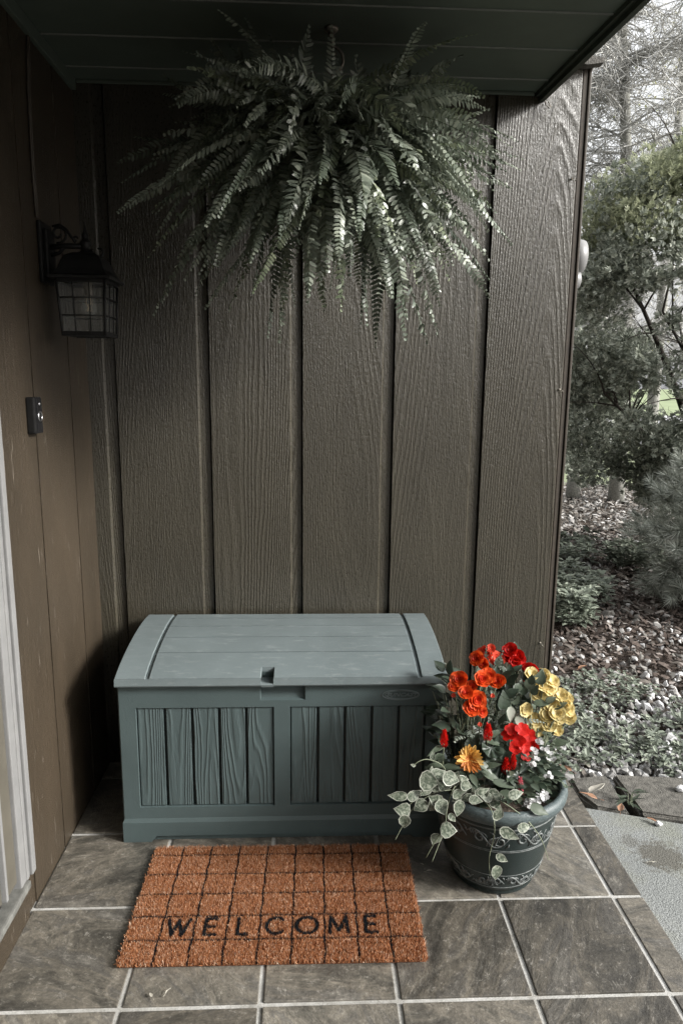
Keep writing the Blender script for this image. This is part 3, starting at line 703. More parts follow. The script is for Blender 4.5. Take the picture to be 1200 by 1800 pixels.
# ------------------------------------------------------------------ hanging fern
def bez(a, c, d, n):
    a, c, d = Vector(a), Vector(c), Vector(d)
    return [a*(1-t)**2+c*2*t*(1-t)+d*t*t for t in [i/n for i in range(n+1)]]
def frond(V, Fc, MI, pts, Lmax, wid, mi=0, roll=0.0, curl=0.0, stem=.0011, fold=.35, taper=.75, gap=.0, crisp=0.0):
    n = len(pts)-1
    total = sum((pts[i+1]-pts[i]).length for i in range(n))
    # resample at the pinna spacing
    sp = wid*1.05+gap; k = max(6, int(total/sp)); P = []; 
    acc = [0]
    for i in range(n): acc.append(acc[-1]+(pts[i+1]-pts[i]).length)
    j = 0
    for i in range(k+1):
        s = total*i/k
        while j < n-1 and acc[j+1] < s: j += 1
        t = (s-acc[j])/max(1e-9, acc[j+1]-acc[j]); P.append(pts[j].lerp(pts[j+1], min(1, t)))
    Z = Vector((0, 0, 1))
    T0 = (pts[-1]-pts[0]).normalized(); S = T0.cross(Z); S = S.normalized() if S.length > .05 else Vector((1, 0, 0))
    S = Matrix.Rotation(roll, 3, T0) @ S
    ph = random.uniform(0, 6)
    for i in range(2, k+1):
        t = i/k; p = P[i]; T_ = (P[min(i+1, k)]-P[i-1]).normalized()
        side = (S-T_*S.dot(T_)); 
        if side.length < 1e-3: continue
        side.normalize(); tw = curl*math.sin(ph+t*5); side = Matrix.Rotation(tw, 3, T_) @ side
        N = side.cross(T_).normalized()
        if N.z < 0 and abs(tw) < .01 and roll == 0: N = -N
        env = min(1, .35+t/.18*.65) if t < .18 else (1-((t-.18)/.82)**1.7*taper)
        L = Lmax*env*random.uniform(.88, 1.08)
        if t > .93: L *= .6
        ww = wid*(.55+.45*env)
        for sgn in (-1, 1):
            if random.random() < .03: continue
            dr = (side*sgn+T_*(.22+.5*t)+N*(-fold+random.uniform(-.18, .18)*(1+crisp*3))).normalized()
            wv = (T_-dr*T_.dot(dr)); wv.normalize(); wv = (wv+N*random.uniform(-.3, .3)*(1+crisp*2)).normalized()
            nn = dr.cross(wv)
            o = len(V); q = p+N*.0004; dz = nn*(.06*L*random.uniform(-1, 1))
            h = ww*.5
            V += [tuple(q-wv*h*.55), tuple(q+wv*h*.6), tuple(q+dr*L*.45-wv*h*.95+dz), tuple(q+dr*L*.45+wv*h+dz),
                  tuple(q+dr*L*.8-wv*h*.65+dz*1.2-N*L*.05), tuple(q+dr*L*.8+wv*h*.75+dz*1.2-N*L*.05), tuple(q+dr*L+wv*h*.3-N*L*.13)]
            Fc += [(o, o+1, o+3, o+2), (o+2, o+3, o+5, o+4), (o+4, o+5, o+6)]; MI += [mi]*3
    b = MB(); b.tube(P[::3]+[P[-1]], [stem*(1-.6*i/len(P[::3])) for i in range(len(P[::3])+1)], 4, 0, cap=False)
    o = len(V); V += b.v; Fc += [tuple(i+o for i in f) for f in b.f]; MI += [3]*len(b.f)
FC = Vector((.80, -.40, 1.905))
TIPS = [(0.227,-0.3,1.951),(0.221,-0.3,1.824),(0.247,-0.35,1.888),(0.31,-0.35,1.699),(0.338,-0.45,1.54),(0.339,-0.2,2.161),(0.267,-0.25,2.032),(0.486,-0.3,2.232),(0.541,-0.35,2.225),(0.585,-0.4,2.234),(0.463,-0.3,2.183),(0.744,-0.45,2.229),(0.699,-0.4,2.196),(0.866,-0.35,2.208),(0.98,-0.25,2.245),(1.028,-0.3,2.245),(1.143,-0.35,2.219),(1.131,-0.25,2.24),(1.168,-0.3,2.155),(1.222,-0.35,2.091),(1.178,-0.5,1.942),(1.314,-0.35,1.944),(1.254,-0.35,1.833),(1.196,-0.45,1.714),(1.202,-0.5,1.788),(1.099,-0.6,1.673),(1.106,-0.5,1.634),(1.079,-0.5,1.499),(1.061,-0.45,1.48),(0.985,-0.6,1.525),(0.955,-0.55,1.584),(0.923,-0.45,1.463),(0.895,-0.5,1.518),(0.824,-0.6,1.543),(0.785,-0.5,1.552),(0.741,-0.6,1.562),(0.669,-0.55,1.47),(0.635,-0.45,1.489),(0.595,-0.5,1.57),(0.443,-0.4,1.601),(0.475,-0.55,1.631),(0.575,-0.7,1.684),(0.617,-0.75,1.628),(0.347,-0.5,1.838),(0.366,-0.5,1.799),(0.404,-0.4,2.022),(0.393,-0.5,1.963),(0.809,-0.8,1.612),(0.855,-0.9,1.726),(0.811,-0.85,1.845),(0.934,-0.8,1.774),(0.7,-0.8,1.702),(0.742,-0.7,1.651),(1.048,-0.7,1.802),(0.917,-0.75,1.681),(0.647,-0.8,1.802),(0.716,-0.7,1.877),(0.981,-0.7,1.667),(0.845,-0.7,1.64),(0.765,-0.85,1.769),(0.661,-0.6,1.943),(0.526,-0.45,2.028),(1.05,-0.5,1.985),(0.59,-0.7,1.793)]
T = empty('hanging_fern', (.80, -.38, 1.80), 'big bushy hanging fern under the porch ceiling', 'fern')
V, Fc, MI = [], [], []
def clampy(p): return Vector((max(p.x, .06), min(p.y, -.012), min(p.z, 2.255)))
def one(tip, big=1.0):
    tip = Vector(tip); d = tip-FC; hz = Vector((d.x, d.y, 0)); L = d.length
    base = FC+(hz.normalized()*random.uniform(.02, .15) if hz.length > .01 else Vector((0, 0, 0)))+Vector((0, 0, random.uniform(-.02, .05)))
    lift = .24*L if d.z < .12 else .08*L
    if d.z < -.2: lift = .42*L
    c = base+(tip-base)*.42+Vector((0, 0, lift))+Vector((random.uniform(-.03, .03), random.uniform(-.03, .03), 0))
    pts = [clampy(p) for p in bez(base, c, tip, 26)]
    u = random.random(); kind = 0 if u < .62 else (1 if u < .86 else 2)
    thin = tip.z > 2.05 or random.random() < .35
    frond(V, Fc, MI, pts, random.uniform(.032, .046)*big, random.uniform(.0095, .0125), kind,
          roll=random.uniform(-.9, .9) if random.random() < .6 else 0, curl=random.uniform(0, .8), fold=random.uniform(.1, .6), taper=random.uniform(.6, .85), crisp=1 if random.random() < .38 else 0)
for t in TIPS: one(t, 1.25 if t[2] > 2.1 else 1.0)
for i in range(50):      # fillers near the outline
    t = Vector(random.choice(TIPS)); d = t-FC
    one(FC+d*random.uniform(.72, .95)+Vector((random.uniform(-.07, .07), random.uniform(-.10, .08), random.uniform(-.06, .06))))
rnd_ = random.uniform
for i in range(400):      # a round ball of arching fronds, upper half too
    a = random.uniform(0, 2*math.pi); el = random.uniform(-.8, .92) if i < 320 else random.uniform(.15, .8); r = random.uniform(.22, .47)
    d = Vector((math.cos(a)*math.cos(el)*1.08, -abs(math.sin(a))*math.cos(el), math.sin(el)*.85))
    if random.random() < .2: d.y *= -.6
    tp = FC+d*r
    if abs(tp.x-.81) < .10 and tp.z > 2.13: tp.z = 2.08
    if abs(tp.x-.81) < .17 and tp.z > 2.06: continue
    # start well inside the ball and droop over at the end, like a fountain
    o_ = FC+Vector((rnd_(-.13, .13), rnd_(-.16, .08), rnd_(-.04, .10))); out = (tp-o_); L = out.length
    up_ = Vector((0, 0, 1))
    c1 = o_+out*.55+up_*L*rnd_(.16, .34); tp2 = tp+Vector((rnd_(-.04, .04), rnd_(-.04, .02), -rnd_(.02, .14)))
    pts = [clampy(p) for p in bez(o_, c1, tp2, 24)]
    u = random.random(); frond(V, Fc, MI, pts, rnd_(.026, .042), rnd_(.0085, .0115), 0 if u < .6 else (1 if u < .8 else 2), roll=rnd_(-1.1, 1.1), curl=rnd_(.2, 1.1), fold=rnd_(.0, .6), taper=rnd_(.6, .85), crisp=1 if random.random() < .35 else 0)
for i in range(40):      # the full inner mass
    a = random.uniform(0, 2*math.pi); r = random.uniform(.18, .46); z = random.uniform(-.30, .20)
    one(FC+Vector((r*1.05*math.cos(a), -abs(r*math.sin(a))*.95 if random.random() < .8 else .2*math.sin(a), z*(1.1-.5*r/.46))), .95)
fernm = [leafmat('fern_green', [(0, (.14, .165, .13)), (.5, (.21, .24, .19)), (1, (.31, .34, .27))], .34, 120, .2, .18, .6),
         leafmat('fern_dark_green', [(0, (.075, .095, .07)), (1, (.14, .168, .125))], .40, 120, .2, .12, .5),
         leafmat('fern_young_green', [(0, (.13, .16, .10)), (.7, (.18, .21, .14)), (1, (.27, .30, .20))], .36, 120, .2, .15, .5),
         simple('fern_stem', (.06, .075, .04), .5, .3, 80, 0)]
def polymesh(name, V, Fc, MI, mats, parent, smooth=False):
    me = bpy.data.meshes.new(name); me.from_pydata(V, [], Fc)
    for m in mats: me.materials.append(m)
    me.polygons.foreach_set('material_index', MI)
    if smooth: me.polygons.foreach_set('use_smooth', [True]*len(MI))
    me.update(); return link(name, me, parent)
polymesh('foliage', V, Fc, MI, fernm, T)
b = MB(); b.lathe((.80, -.385, 1.77), [(.06, 0), (.09, .002), (.112, .10), (.118, .115), (.112, .12), (.10, .105), (0, .10)], 32)
b.build('hanging_pot', simple('dark_plastic_pot', (.03, .035, .03), .5, .2, 30, .2), T)
for a in (.4, 2.5, 4.6):
    b = MB(); b.tube([(.80+.112*math.cos(a), -.385+.112*math.sin(a), 1.885), (.80+.04*math.cos(a), -.38+.04*math.sin(a), 2.06), (.806, -.372, 2.163)], .0016, 6); b.build('hanger_wire', M['rust'], T)

# ------------------------------------------------------------------ flower pot with raised scrollwork
PC = (1.272, -.592); PH = .292
pot_prof = [(.100, .0), (.112, .001), (.116, .006), (.114, .012), (.1165, .014), (.128, .040), (.142, .085), (.1545, .135), (.163, .19), (.167, .225), (.171, .238), (.1685, .243), (.1735, .246),
            (.183, .252), (.1905, .262), (.193, .274), (.190, .285), (.184, .291), (.177, .292), (.1715, .288), (.169, .27), (.163, .20)]
def pr_(z):
    for (r0, z0), (r1, z1) in zip(pot_prof[4:11], pot_prof[5:12]):
        if z0 <= z <= z1: return r0+(r1-r0)*(z-z0)/(z1-z0)
    return .12
T = empty('flower_pot', (PC[0], PC[1], 0), 'round dark teal flower pot with scrollwork bands beside the box', 'flower pot')
potm = box_mat('teal_resin_pot', (.014, .022, .021), False, 0, .35)
def rimmat():
    m = NT('worn_pot_rim'); v = m.coord((1, 1, 3)); n = m.noise(v, 70, 6, .75, 1); f = m.noise(m.coord(), 300, 3)
    m.setc(m.ramp(n, [(.35, (.035, .05, .052)), (.55, (.068, .088, .09)), (.72, (.14, .165, .165))])); m.rough(.5); m.bump(f, .6, .0015); return m.m
def reliefmat():
    m = NT('brushed_relief'); g = m.n.new('ShaderNodeNewGeometry'); n = m.noise(m.coord(), 90, 4)
    m.setc(m.ramp(n, [(.3, (.05, .06, .058)), (.6, (.12, .13, .127)), (.8, (.22, .23, .225))])); m.rough(.45); return m.m
rimm, relm = rimmat(), reliefmat()
b = MB(); b.lathe((PC[0], PC[1], 0), pot_prof[:12], 72); b.add([(PC[0]+.1*math.cos(a*math.pi/12), PC[1]+.1*math.sin(a*math.pi/12), .0005) for a in range(24)], [tuple(range(24))]); b.build('bowl', potm, T)
b = MB(); b.lathe((PC[0], PC[1], 0), pot_prof[11:], 72); b.build('rim', rimm, T)
def onpot(a, z, off=.0002): r = pr_(z)+off; return (PC[0]+r*math.sin(a), PC[1]-r*math.cos(a), z)
b = MB()
for z in (.232, .166, .1615, .078, .030, .235): b.tube([onpot(2*math.pi*i/80, z) for i in range(81)], .0011, 5, cap=False)
b.build('ring_moulding', relm, T)
def scrolls(zc, h, nrep, name):
    b = MB()
    for k in range(nrep):
        a0 = 2*math.pi*k/nrep; da = 2*math.pi/nrep; flip = 1 if k % 2 == 0 else -1
        def tr(pts, rad):
            n = len(pts); b.tube([onpot(a0+da*u, zc+h*v*flip) for u, v in pts], [rad*1.6*(.5+.9*math.sin(math.pi*(i+.6)/(n+.2))) for i in range(n)], 5)
        # main S stem, spirals and leaf strokes
        tr([(t/14-.02, .42*math.sin(math.pi*2*t/14+.4)) for t in range(15)], .0014)
        tr([(.30+.17*(1-t/16)*math.cos(.2+t*.55), .02+.36*(1-t/16)*math.sin(.2+t*.55)) for t in range(15)], .0013)
        tr([(.76+.14*(1-t/14)*math.cos(3.4+t*.55), -.05+.32*(1-t/14)*math.sin(3.4+t*.55)) for t in range(13)], .0012)
        for q in range(4):
            u = .46+.06*q; tr([(u, -.42), (u+.03, -.18+.02*q), (u+.07, .0+.05*q), (u+.13, .10+.06*q)], .0012)
        for q in range(3):
            u = .08+.06*q; tr([(u, .44), (u-.02, .26), (u+.02, .12)], .0011)
        tr([(.52, .42), (.58, .38), (.62, .26), (.60, .16)], .0012); tr([(.90, -.42), (.95, -.34), (.97, -.2)], .001)
    return b.build(name, relm, T)
scrolls(.199, .054, 9, 'upper_relief'); scrolls(.054, .040, 10, 'lower_relief')
b = MB(); n = 40; b.add([(PC[0], PC[1], .262)]+[(PC[0]+.168*math.cos(2*math.pi*i/n), PC[1]+.168*math.sin(2*math.pi*i/n), .255) for i in range(n)], [(0, 1+i, 1+(i+1) % n) for i in range(n)]); b.build('soil', M['soil'], T)

# ------------------------------------------------------------------ petals, leaves, stems
def rnd(a, c): return random.uniform(a, c)
def petal(b, base, d, up, L, W, cup=.25, mi=0, prof=(.35, .85, 1.0, .62), ruf=.0, bend=0.0):
    base, d, up = Vector(base), Vector(d).normalized(), Vector(up)
    s = d.cross(up); s = s.normalized() if s.length > 1e-3 else d.orthogonal().normalized(); n = s.cross(d).normalized()
    vs = []; K = len(prof)
    for i, w_ in enumerate(prof):
        t = i/(K-1)
        for j in (-1, -.5, 0, .5, 1):
            vs.append(base+d*(L*t*(1-.12*j*j*(t > .5)))+s*(j*W*.5*w_)+n*(cup*W*.5*w_*j*j+bend*L*t*t+ruf*L*random.uniform(-1, 1)*t))
    fs = [(i*5+j, i*5+j+1, (i+1)*5+j+1, (i+1)*5+j) for i in range(K-1) for j in range(4)]
    b.add(vs, fs, mi, True)
def rose(b, c, face, r, rings=((5, 1.0, .12), (5, .74, .42), (4, .50, .85), (3, .28, 1.2)), mi=0, ruf=.02):
    c, f = Vector(c), Vector(face).normalized(); a = f.orthogonal().normalized(); e = f.cross(a)
    for q, (n, rr_, lift) in enumerate(rings):
        o = rnd(0, 6)
        for k in range(n):
            an = o+2*math.pi*k/n+rnd(-.15, .15); rad = a*math.cos(an)+e*math.sin(an)
            d = (rad+f*lift*.55).normalized()
            petal(b, c+f*(q*r*.06), d, f, r*rr_*rnd(.9, 1.1), r*rr_*1.35, .35, mi if not isinstance(mi, (list, tuple)) else mi[q % len(mi)], ruf=ruf, bend=.18, prof=(.35, .85, 1.1, 1.05, .6))
LEAF8 = [(0, 0), (.08, .32), (.30, .5), (.56, .43), (.80, .20), (1, 0), (.80, -.20), (.56, -.43), (.30, -.5), (.08, -.32)]
def leaf(b, base, d, up, L, W, mi=0, edge_mi=None, fold=.25, curve=-.15, wav=.03):
    """broad leaf: outline ring, inner ring (edge_mi colours the margin) and midrib fold"""
    base, d, up = Vector(base), Vector(d).normalized(), Vector(up)
    s = d.cross(up); s = s.normalized() if s.length > 1e-3 else d.orthogonal().normalized(); n = s.cross(d).normalized()
    def P(x, y, k=1.0):
        return base+d*(L*x)+s*(W*y)+n*(fold*W*abs(y)+curve*L*x*x+wav*L*k*random.uniform(-1, 1))
    out = [P(x, y) for x, y in LEAF8]; inn = [P(.46+(x-.46)*.91, y*.88, .2) for x, y in LEAF8]; mid = [P(x, 0, .2) for x in (.25, .46, .68)]
    vs = out+inn+mid; N = 10
    b.add(vs, [(i, (i+1) % N, N+(i+1) % N, N+i) for i in range(N)], edge_mi if edge_mi is not None else mi, True)
    m0 = 2*N
    fs = [(N, N+1, N+2, m0), (N+2, N+3, m0+1, m0), (N+3, N+4, m0+2, m0+1), (N+4, N+5, m0+2), (N+5, N+6, m0+2), (N+6, N+7, m0+1, m0+2), (N+7, N+8, m0, m0+1), (N+8, N+9, N, m0)]
    b.add([vs[i] for i in range(2*N+3)], fs, mi, True)
def petmat(name, a, c, rough=.5, tr=.38): return leafmat(name, [(0, a), (1, c)], rough, 90, .15, tr, .3)
PM = dict(orange=petmat('orange_petal', (.62, .055, .008), (.80, .12, .02)), red=petmat('red_petal', (.50, .008, .006), (.72, .02, .012)), coral=petmat('coral_petal', (.70, .06, .03), (.80, .13, .07)),
          yellow=petmat('yellow_petal', (.74, .60, .26), (.85, .74, .40)), gold=petmat('golden_petal', (.66, .33, .06), (.78, .52, .18)), rust=petmat('rust_petal', (.40, .12, .02), (.60, .22, .04)),
          deep=petmat('deep_orange_petal', (.50, .022, .006), (.66, .05, .012)), white=petmat('white_petal', (.62, .62, .62), (.80, .80, .80)), pink=petmat('pink_petal', (.62, .10, .14), (.80, .30, .34)))
def varimat():
    m = NT('mottled_leaf'); g = m.n.new('ShaderNodeNewGeometry'); n = m.noise(m.coord(), 130, 4, .6, .6)
    c = m.ramp(n, [(.36, (.040, .056, .038)), (.50, (.11, .13, .095)), (.62, (.25, .27, .215))])
    c = m.mix(.6, c, m.ramp(g.outputs['Random Per Island'], [(0, (.6,)*3), (1, (1.15,)*3)]), 'MULTIPLY'); m.setc(c); m.rough(.42); m.bump(n, .4, .003); return m.m
GM = dict(mid=leafmat('grey_green_leaf', [(0, (.055, .075, .050)), (1, (.11, .135, .095))], .42, 80, .3, .15), dark=leafmat('dark_green_leaf', [(0, (.025, .038, .026)), (1, (.055, .075, .05))], .4, 80, .3, .12),
          pale=leafmat('pale_sage_leaf', [(0, (.17, .20, .15)), (1, (.27, .30, .24))], .45, 60, .3, .18), cream=leafmat('cream_leaf_margin', [(0, (.30, .32, .26)), (1, (.42, .43, .37))], .45, 60, .1, .2),
          vari=varimat(), silver=leafmat('silver_fern_leaf', [(0, (.17, .20, .165)), (1, (.30, .33, .28))], .45, 60, .2, .15))
stemm = simple('plant_stem', (.16, .18, .12), .5, .3, 60, .2)
SOIL = Vector((PC[0], PC[1], .262))
def arch(a, c, lift=.05, n=8):
    a, c = Vector(a), Vector(c); return bez(a, (a+c)/2+Vector((0, 0, lift)), c, n)
VIEW = Vector((-.2, -1, .75)).normalized()   # flowers open to the porch and the light
def facing(): return (VIEW+Vector((rnd(-.5, .5), rnd(-.35, .35), rnd(-.3, .45)))).normalized()
def stems(T, ends, root, rad=.0018, lift=.03):
    b = MB(); r = Vector(root)
    for e in ends: b.tube(arch(r+Vector((rnd(-.015, .015), rnd(-.015, .015), 0)), e, lift), rad, 5)
    return b.build('stem', stemm, T)
def leaves(T, n, box, size, mats, aim=None, wr=.7, name='leaves'):
    b = MB(); (x0, x1), (y0, y1), (z0, z1) = box
    for i in range(n):
        p = Vector((rnd(x0, x1), rnd(y0, y1), rnd(z0, z1))); o = (p-Vector((PC[0], PC[1], .30))); o.z *= .5; o = o.normalized() if o.length > .01 else Vector((0, -1, 0))
        L = rnd(*size); leaf(b, p, o+Vector((rnd(-.6, .6), rnd(-.6, .3), rnd(-.5, .4))), Vector((rnd(-.4, .4), rnd(-.6, .0), 1)), L, L*wr, 0, 1 if len(mats) > 1 else None)
    return b.build(name, mats, T, fix=False)
def plant(name, label, root, group=None): return empty(name, root, label, name.replace('_', ' ').replace(' plant', ''), group)

T = plant('begonia_plant', 'orange begonia with layered round blooms next to the box lid', (1.20, -.56, .262))
OR = [(1.152,-.61,.582,.021),(1.169,-.62,.549,.017),(1.186,-.60,.558,.015),(1.215,-.60,.578,.020),(1.237,-.58,.580,.019),(1.196,-.62,.530,.024),(1.184,-.63,.509,.020),(1.211,-.63,.500,.014),(1.262,-.59,.566,.019),(1.243,-.56,.560,.015),(1.140,-.60,.560,.014),(1.214,-.54,.615,.018),(1.232,-.55,.602,.014)]
for i, (x, y, z, r) in enumerate(OR):
    b = MB(); rose(b, (x, y, z), facing(), r*1.22, mi=[0, 0, 1, 1]); b.build('flower', [PM['orange'], PM['deep']], T, fix=False)
for p in ((1.137,-.61,.545), (1.205,-.64,.475), (1.247,-.60,.538)):
    b = MB()
    for q in range(3): petal(b, p, (rnd(-.4, .4), rnd(-.5, 0), -1), VIEW, .012, .009, .5)
    b.build('bud', PM['coral'], T, fix=False)
stems(T, [(x, y, z-.005) for x, y, z, r in OR], (1.20, -.57, .262))
leaves(T, 95, ((1.11, 1.30), (-.62, -.48), (.34, .57)), (.030, .058), [GM['dark']])
T = plant('geranium_plant', 'tall red geranium at the back of the pot in front of the wall', (1.30, -.50, .262), 'geraniums in the pot')
RD = [(1.262,-.46,.595,.020),(1.285,-.47,.580,.022),(1.246,-.46,.600,.012),(1.332,-.46,.605,.020),(1.350,-.47,.590,.019),(1.322,-.46,.586,.017),(1.340,-.48,.578,.016),(1.362,-.46,.578,.014),(1.386,-.48,.550,.022),(1.376,-.49,.535,.014),(1.272,-.47,.615,.012)]
for x, y, z, r in RD:
    b = MB(); rose(b, (x, y, z), facing(), r*1.2, rings=((5, 1, .2), (5, .68, .6), (3, .35, 1.0)), ruf=.03); b.build('flower', [PM['red'] if x > 1.3 else PM['coral']], T, fix=False)
stems(T, [(x, y, z-.005) for x, y, z, r in RD], (1.31, -.50, .262))
leaves(T, 85, ((1.22, 1.40), (-.54, -.42), (.34, .58)), (.030, .055), [GM['dark']])
T = plant('begonia_plant', 'pale yellow begonia with ruffled blooms leaning over the right rim', (1.38, -.54, .262))
YL = [(1.384,-.50,.550),(1.421,-.50,.543),(1.436,-.50,.503),(1.470,-.51,.486),(1.444,-.51,.462),(1.495,-.50,.440),(1.506,-.50,.412),(1.468,-.51,.420),(1.409,-.50,.486),(1.439,-.52,.402),(1.466,-.51,.380),(1.366,-.52,.450),(1.396,-.52,.415),(1.415,-.50,.512),(1.484,-.51,.456),(1.406,-.52,.388),(1.45,-.49,.52),(1.49,-.50,.468),(1.455,-.53,.442),(1.43,-.52,.432)]
for x, y, z in YL:
    b = MB(); rose(b, (x, y, z), facing(), rnd(.020, .026), rings=((5, 1, .15), (4, .7, .6)), ruf=.055); b.build('flower', [PM['yellow']], T, fix=False)
stems(T, [(x, y, z-.006) for x, y, z in YL], (1.385, -.545, .262))
leaves(T, 70, ((1.32, 1.46), (-.54, -.42), (.33, .53)), (.028, .05), [GM['mid']])
T = plant('geranium_plant', 'bright red geranium cluster at the centre right of the pot', (1.315, -.62, .262), 'geraniums in the pot')
for x, y, z in [(1.294,-.64,.452),(1.318,-.65,.458),(1.308,-.66,.430),(1.338,-.65,.440),(1.352,-.65,.414),(1.326,-.66,.414),(1.300,-.66,.408),(1.357,-.65,.394),(1.328,-.66,.390),(1.285,-.64,.438)]:
    b = MB(); f = facing(); a = f.orthogonal().normalized(); e = f.cross(a); o = rnd(0, 6)
    for k in range(5): an = o+k*1.257; petal(b, (x, y, z), a*math.cos(an)+e*math.sin(an)+f*.15, f, rnd(.017, .021), .018, .15, prof=(.25, .8, 1.05, .75), ruf=.05)
    b.build('flower', PM['red'], T, fix=False)
stems(T, [(1.31, -.64, .43), (1.335, -.64, .40)], (1.315, -.61, .262))
b = MB()       # round scalloped leaves
for (x, y, z, r) in ((1.255, -.68, .372, .042), (1.30, -.70, .352, .036), (1.345, -.67, .375, .036), (1.20, -.64, .40, .034), (1.275, -.70, .335, .030), (1.235, -.66, .41, .030)):
    n_ = Vector((rnd(-.3, .3), -.9, rnd(.6, 1.1))).normalized(); a = n_.orthogonal().normalized(); e = n_.cross(a); K = 28; c = Vector((x, y, z))
    ring = [c+(a*math.cos(t*2*math.pi/K)+e*math.sin(t*2*math.pi/K))*r*(1+.07*math.sin(t*2*math.pi*7/K))+n_*(.006*math.sin(t*2*math.pi*7/K)+.008) for t in range(K)]
    r2_ = [c+(a*math.cos(t*2*math.pi/K)+e*math.sin(t*2*math.pi/K))*r*.5+n_*.004*math.sin(t*2*math.pi*7/K) for t in range(K)]
    b.add([c]+ring+r2_, [(1+i, 1+(i+1) % K, 1+K+(i+1) % K, 1+K+i) for i in range(K)]+[(0, 1+K+i, 1+K+(i+1) % K) for i in range(K)], 0, True)
b.build('leaves', GM['dark'], T, fix=False)
def celosia(x, y, z, h, r, m, label, group, ls=3):
    T = plant('celosia_plant', label, (x, y+.03, .262), group)
    b = MB()
    for i in range(240):
        t = random.random()**.8; a = rnd(0, 6.283); rr_ = r*(.35+.65*math.sin(math.pi*min(1, (t*.85+.13))))*(1-t*.55)
        p = Vector((x+rr_*.6*math.cos(a), y+rr_*.6*math.sin(a), z-h/2+h*t*.92)); d = Vector((math.cos(a), math.sin(a), 1.1+t*1.5))
        petal(b, p, d, (0, 0, 1), rnd(.006, .010), .0045, .3, prof=(.5, 1, .2))
    b.build('plume', m, T, fix=False)
    stems(T, [(x, y, z-h*.35)], (x, y+.03, .262), .0022, .0)
    b = MB()
    for i in range(ls*3):
        an = rnd(0, 6.28); zz = rnd(max(.30, z-.12), z-h*.4); leaf(b, (x, y+.005, zz), (math.cos(an), math.sin(an)-.4, rnd(-.2, .5)), (0, -.3, 1), rnd(.04, .065), rnd(.016, .024))
    b.build('leaves', [GM['mid']], T, fix=False)
G_ = 'red celosia plumes'
celosia(1.106, -.66, .440, .050, .016, PM['red'], 'red celosia plume leftmost, in front of the box side', G_)
celosia(1.223, -.66, .455, .048, .019, PM['red'], 'red celosia plume right above the orange yellow daisy', G_)
celosia(1.268, -.69, .372, .046, .020, PM['red'], 'red celosia double plume above the pink plume', G_)
celosia(1.286, -.69, .384, .040, .013, PM['red'], 'narrow red celosia plume touching the double plume on its right', G_)
celosia(1.300, -.715, .330, .048, .014, PM['pink'], 'pink celosia plume near the front rim of the pot', 'pink celosia')
T = plant('daisy_plant', 'single golden daisy flower with rust streaks at the front left of the pot', (1.165, -.66, .262))
b = MB(); f = Vector((-.1, -1, .55)).normalized(); a = f.orthogonal().normalized(); e = f.cross(a); c = Vector((1.166, -.70, .403))
for k in range(26):
    an = k*2*math.pi/26*1.0+rnd(-.08, .08); q = k % 2; lower = math.sin(an)
    d = a*math.cos(an)+e*math.sin(an)+f*(.22+.3*q); L = rnd(.032, .042)
    petal(b, c+f*.001*q, d, f, L, .0125, .5, 0 if d.z > -.25 else 1, prof=(.6, .95, 1.05, 1.0, .55), bend=rnd(-.1, .1))
    if d.z > -.25: petal(b, c+f*(.0016+.001*q), d, f, L*.55, .0055, .5, 1, prof=(.8, .9, .5, .1))
b.build('flower', [PM['gold'], PM['rust']], T, fix=False)
b = MB()
for i in range(90):
    an = rnd(0, 6.28); rr_ = .008*math.sqrt(random.random()); petal(b, c+(a*math.cos(an)+e*math.sin(an))*rr_, f+(a*math.cos(an)+e*math.sin(an))*.5, a, .006, .002, .2, prof=(.8, 1, .3))
b.build('flower_centre', PM['rust'], T, fix=False)
stems(T, [(1.166, -.697, .40)], (1.165, -.65, .262), .0025)
b = MB()
for (x, y, z), d, L in (((1.20, -.70, .365), (.9, -.3, -.3), .062), ((1.225, -.72, .348), (1, -.2, -.12), .065), ((1.19, -.70, .395), (.9, -.4, -.6), .05), ((1.17, -.70, .36), (.3, -.9, -.3), .05), ((1.24, -.735, .325), (.9, -.4, .1), .058), ((1.14, -.70, .35), (-.6, -.8, .1), .05), ((1.205, -.70, .378), (.7, -.2, .3), .05)):
    leaf(b, (x, y, z), d, (0, -.5, 1), L, L*.40)
b.build('leaves', [GM['mid']], T, fix=False)
# small white flowers with tiny foliage on the right
T = plant('alyssum_plant', 'tiny white flowers with small leaves along the right rim', (1.37, -.62, .262))
WH = [(1.326,-.72,.290),(1.371,-.70,.300),(1.336,-.72,.302),(1.362,-.71,.286),(1.349,-.68,.398),(1.335,-.69,.378),(1.362,-.66,.430),(1.342,-.68,.412),(1.395,-.66,.389),(1.378,-.66,.405),(1.41,-.64,.36),(1.385,-.69,.345),(1.32,-.72,.278),(1.375,-.70,.285)]
for x, y, z in WH:
    b = MB()
    for q in range(5):
        c = Vector((x+rnd(-.009, .009), y+rnd(-.006, .006), z+rnd(-.009, .009))); f = facing(); a = f.orthogonal().normalized(); e = f.cross(a)
        for k in range(5): an = k*1.257; petal(b, c, a*math.cos(an)+e*math.sin(an)+f*.1, f, .006, .0058, .1, prof=(.3, .9, 1, .7))
    b.build('flower', PM['white'], T, fix=False)
stems(T, [(x, y, z-.004) for x, y, z in WH], (1.37, -.62, .262), .001)
leaves(T, 230, ((1.31, 1.445), (-.70, -.52), (.285, .40)), (.010, .019), [GM['mid']], wr=.75)
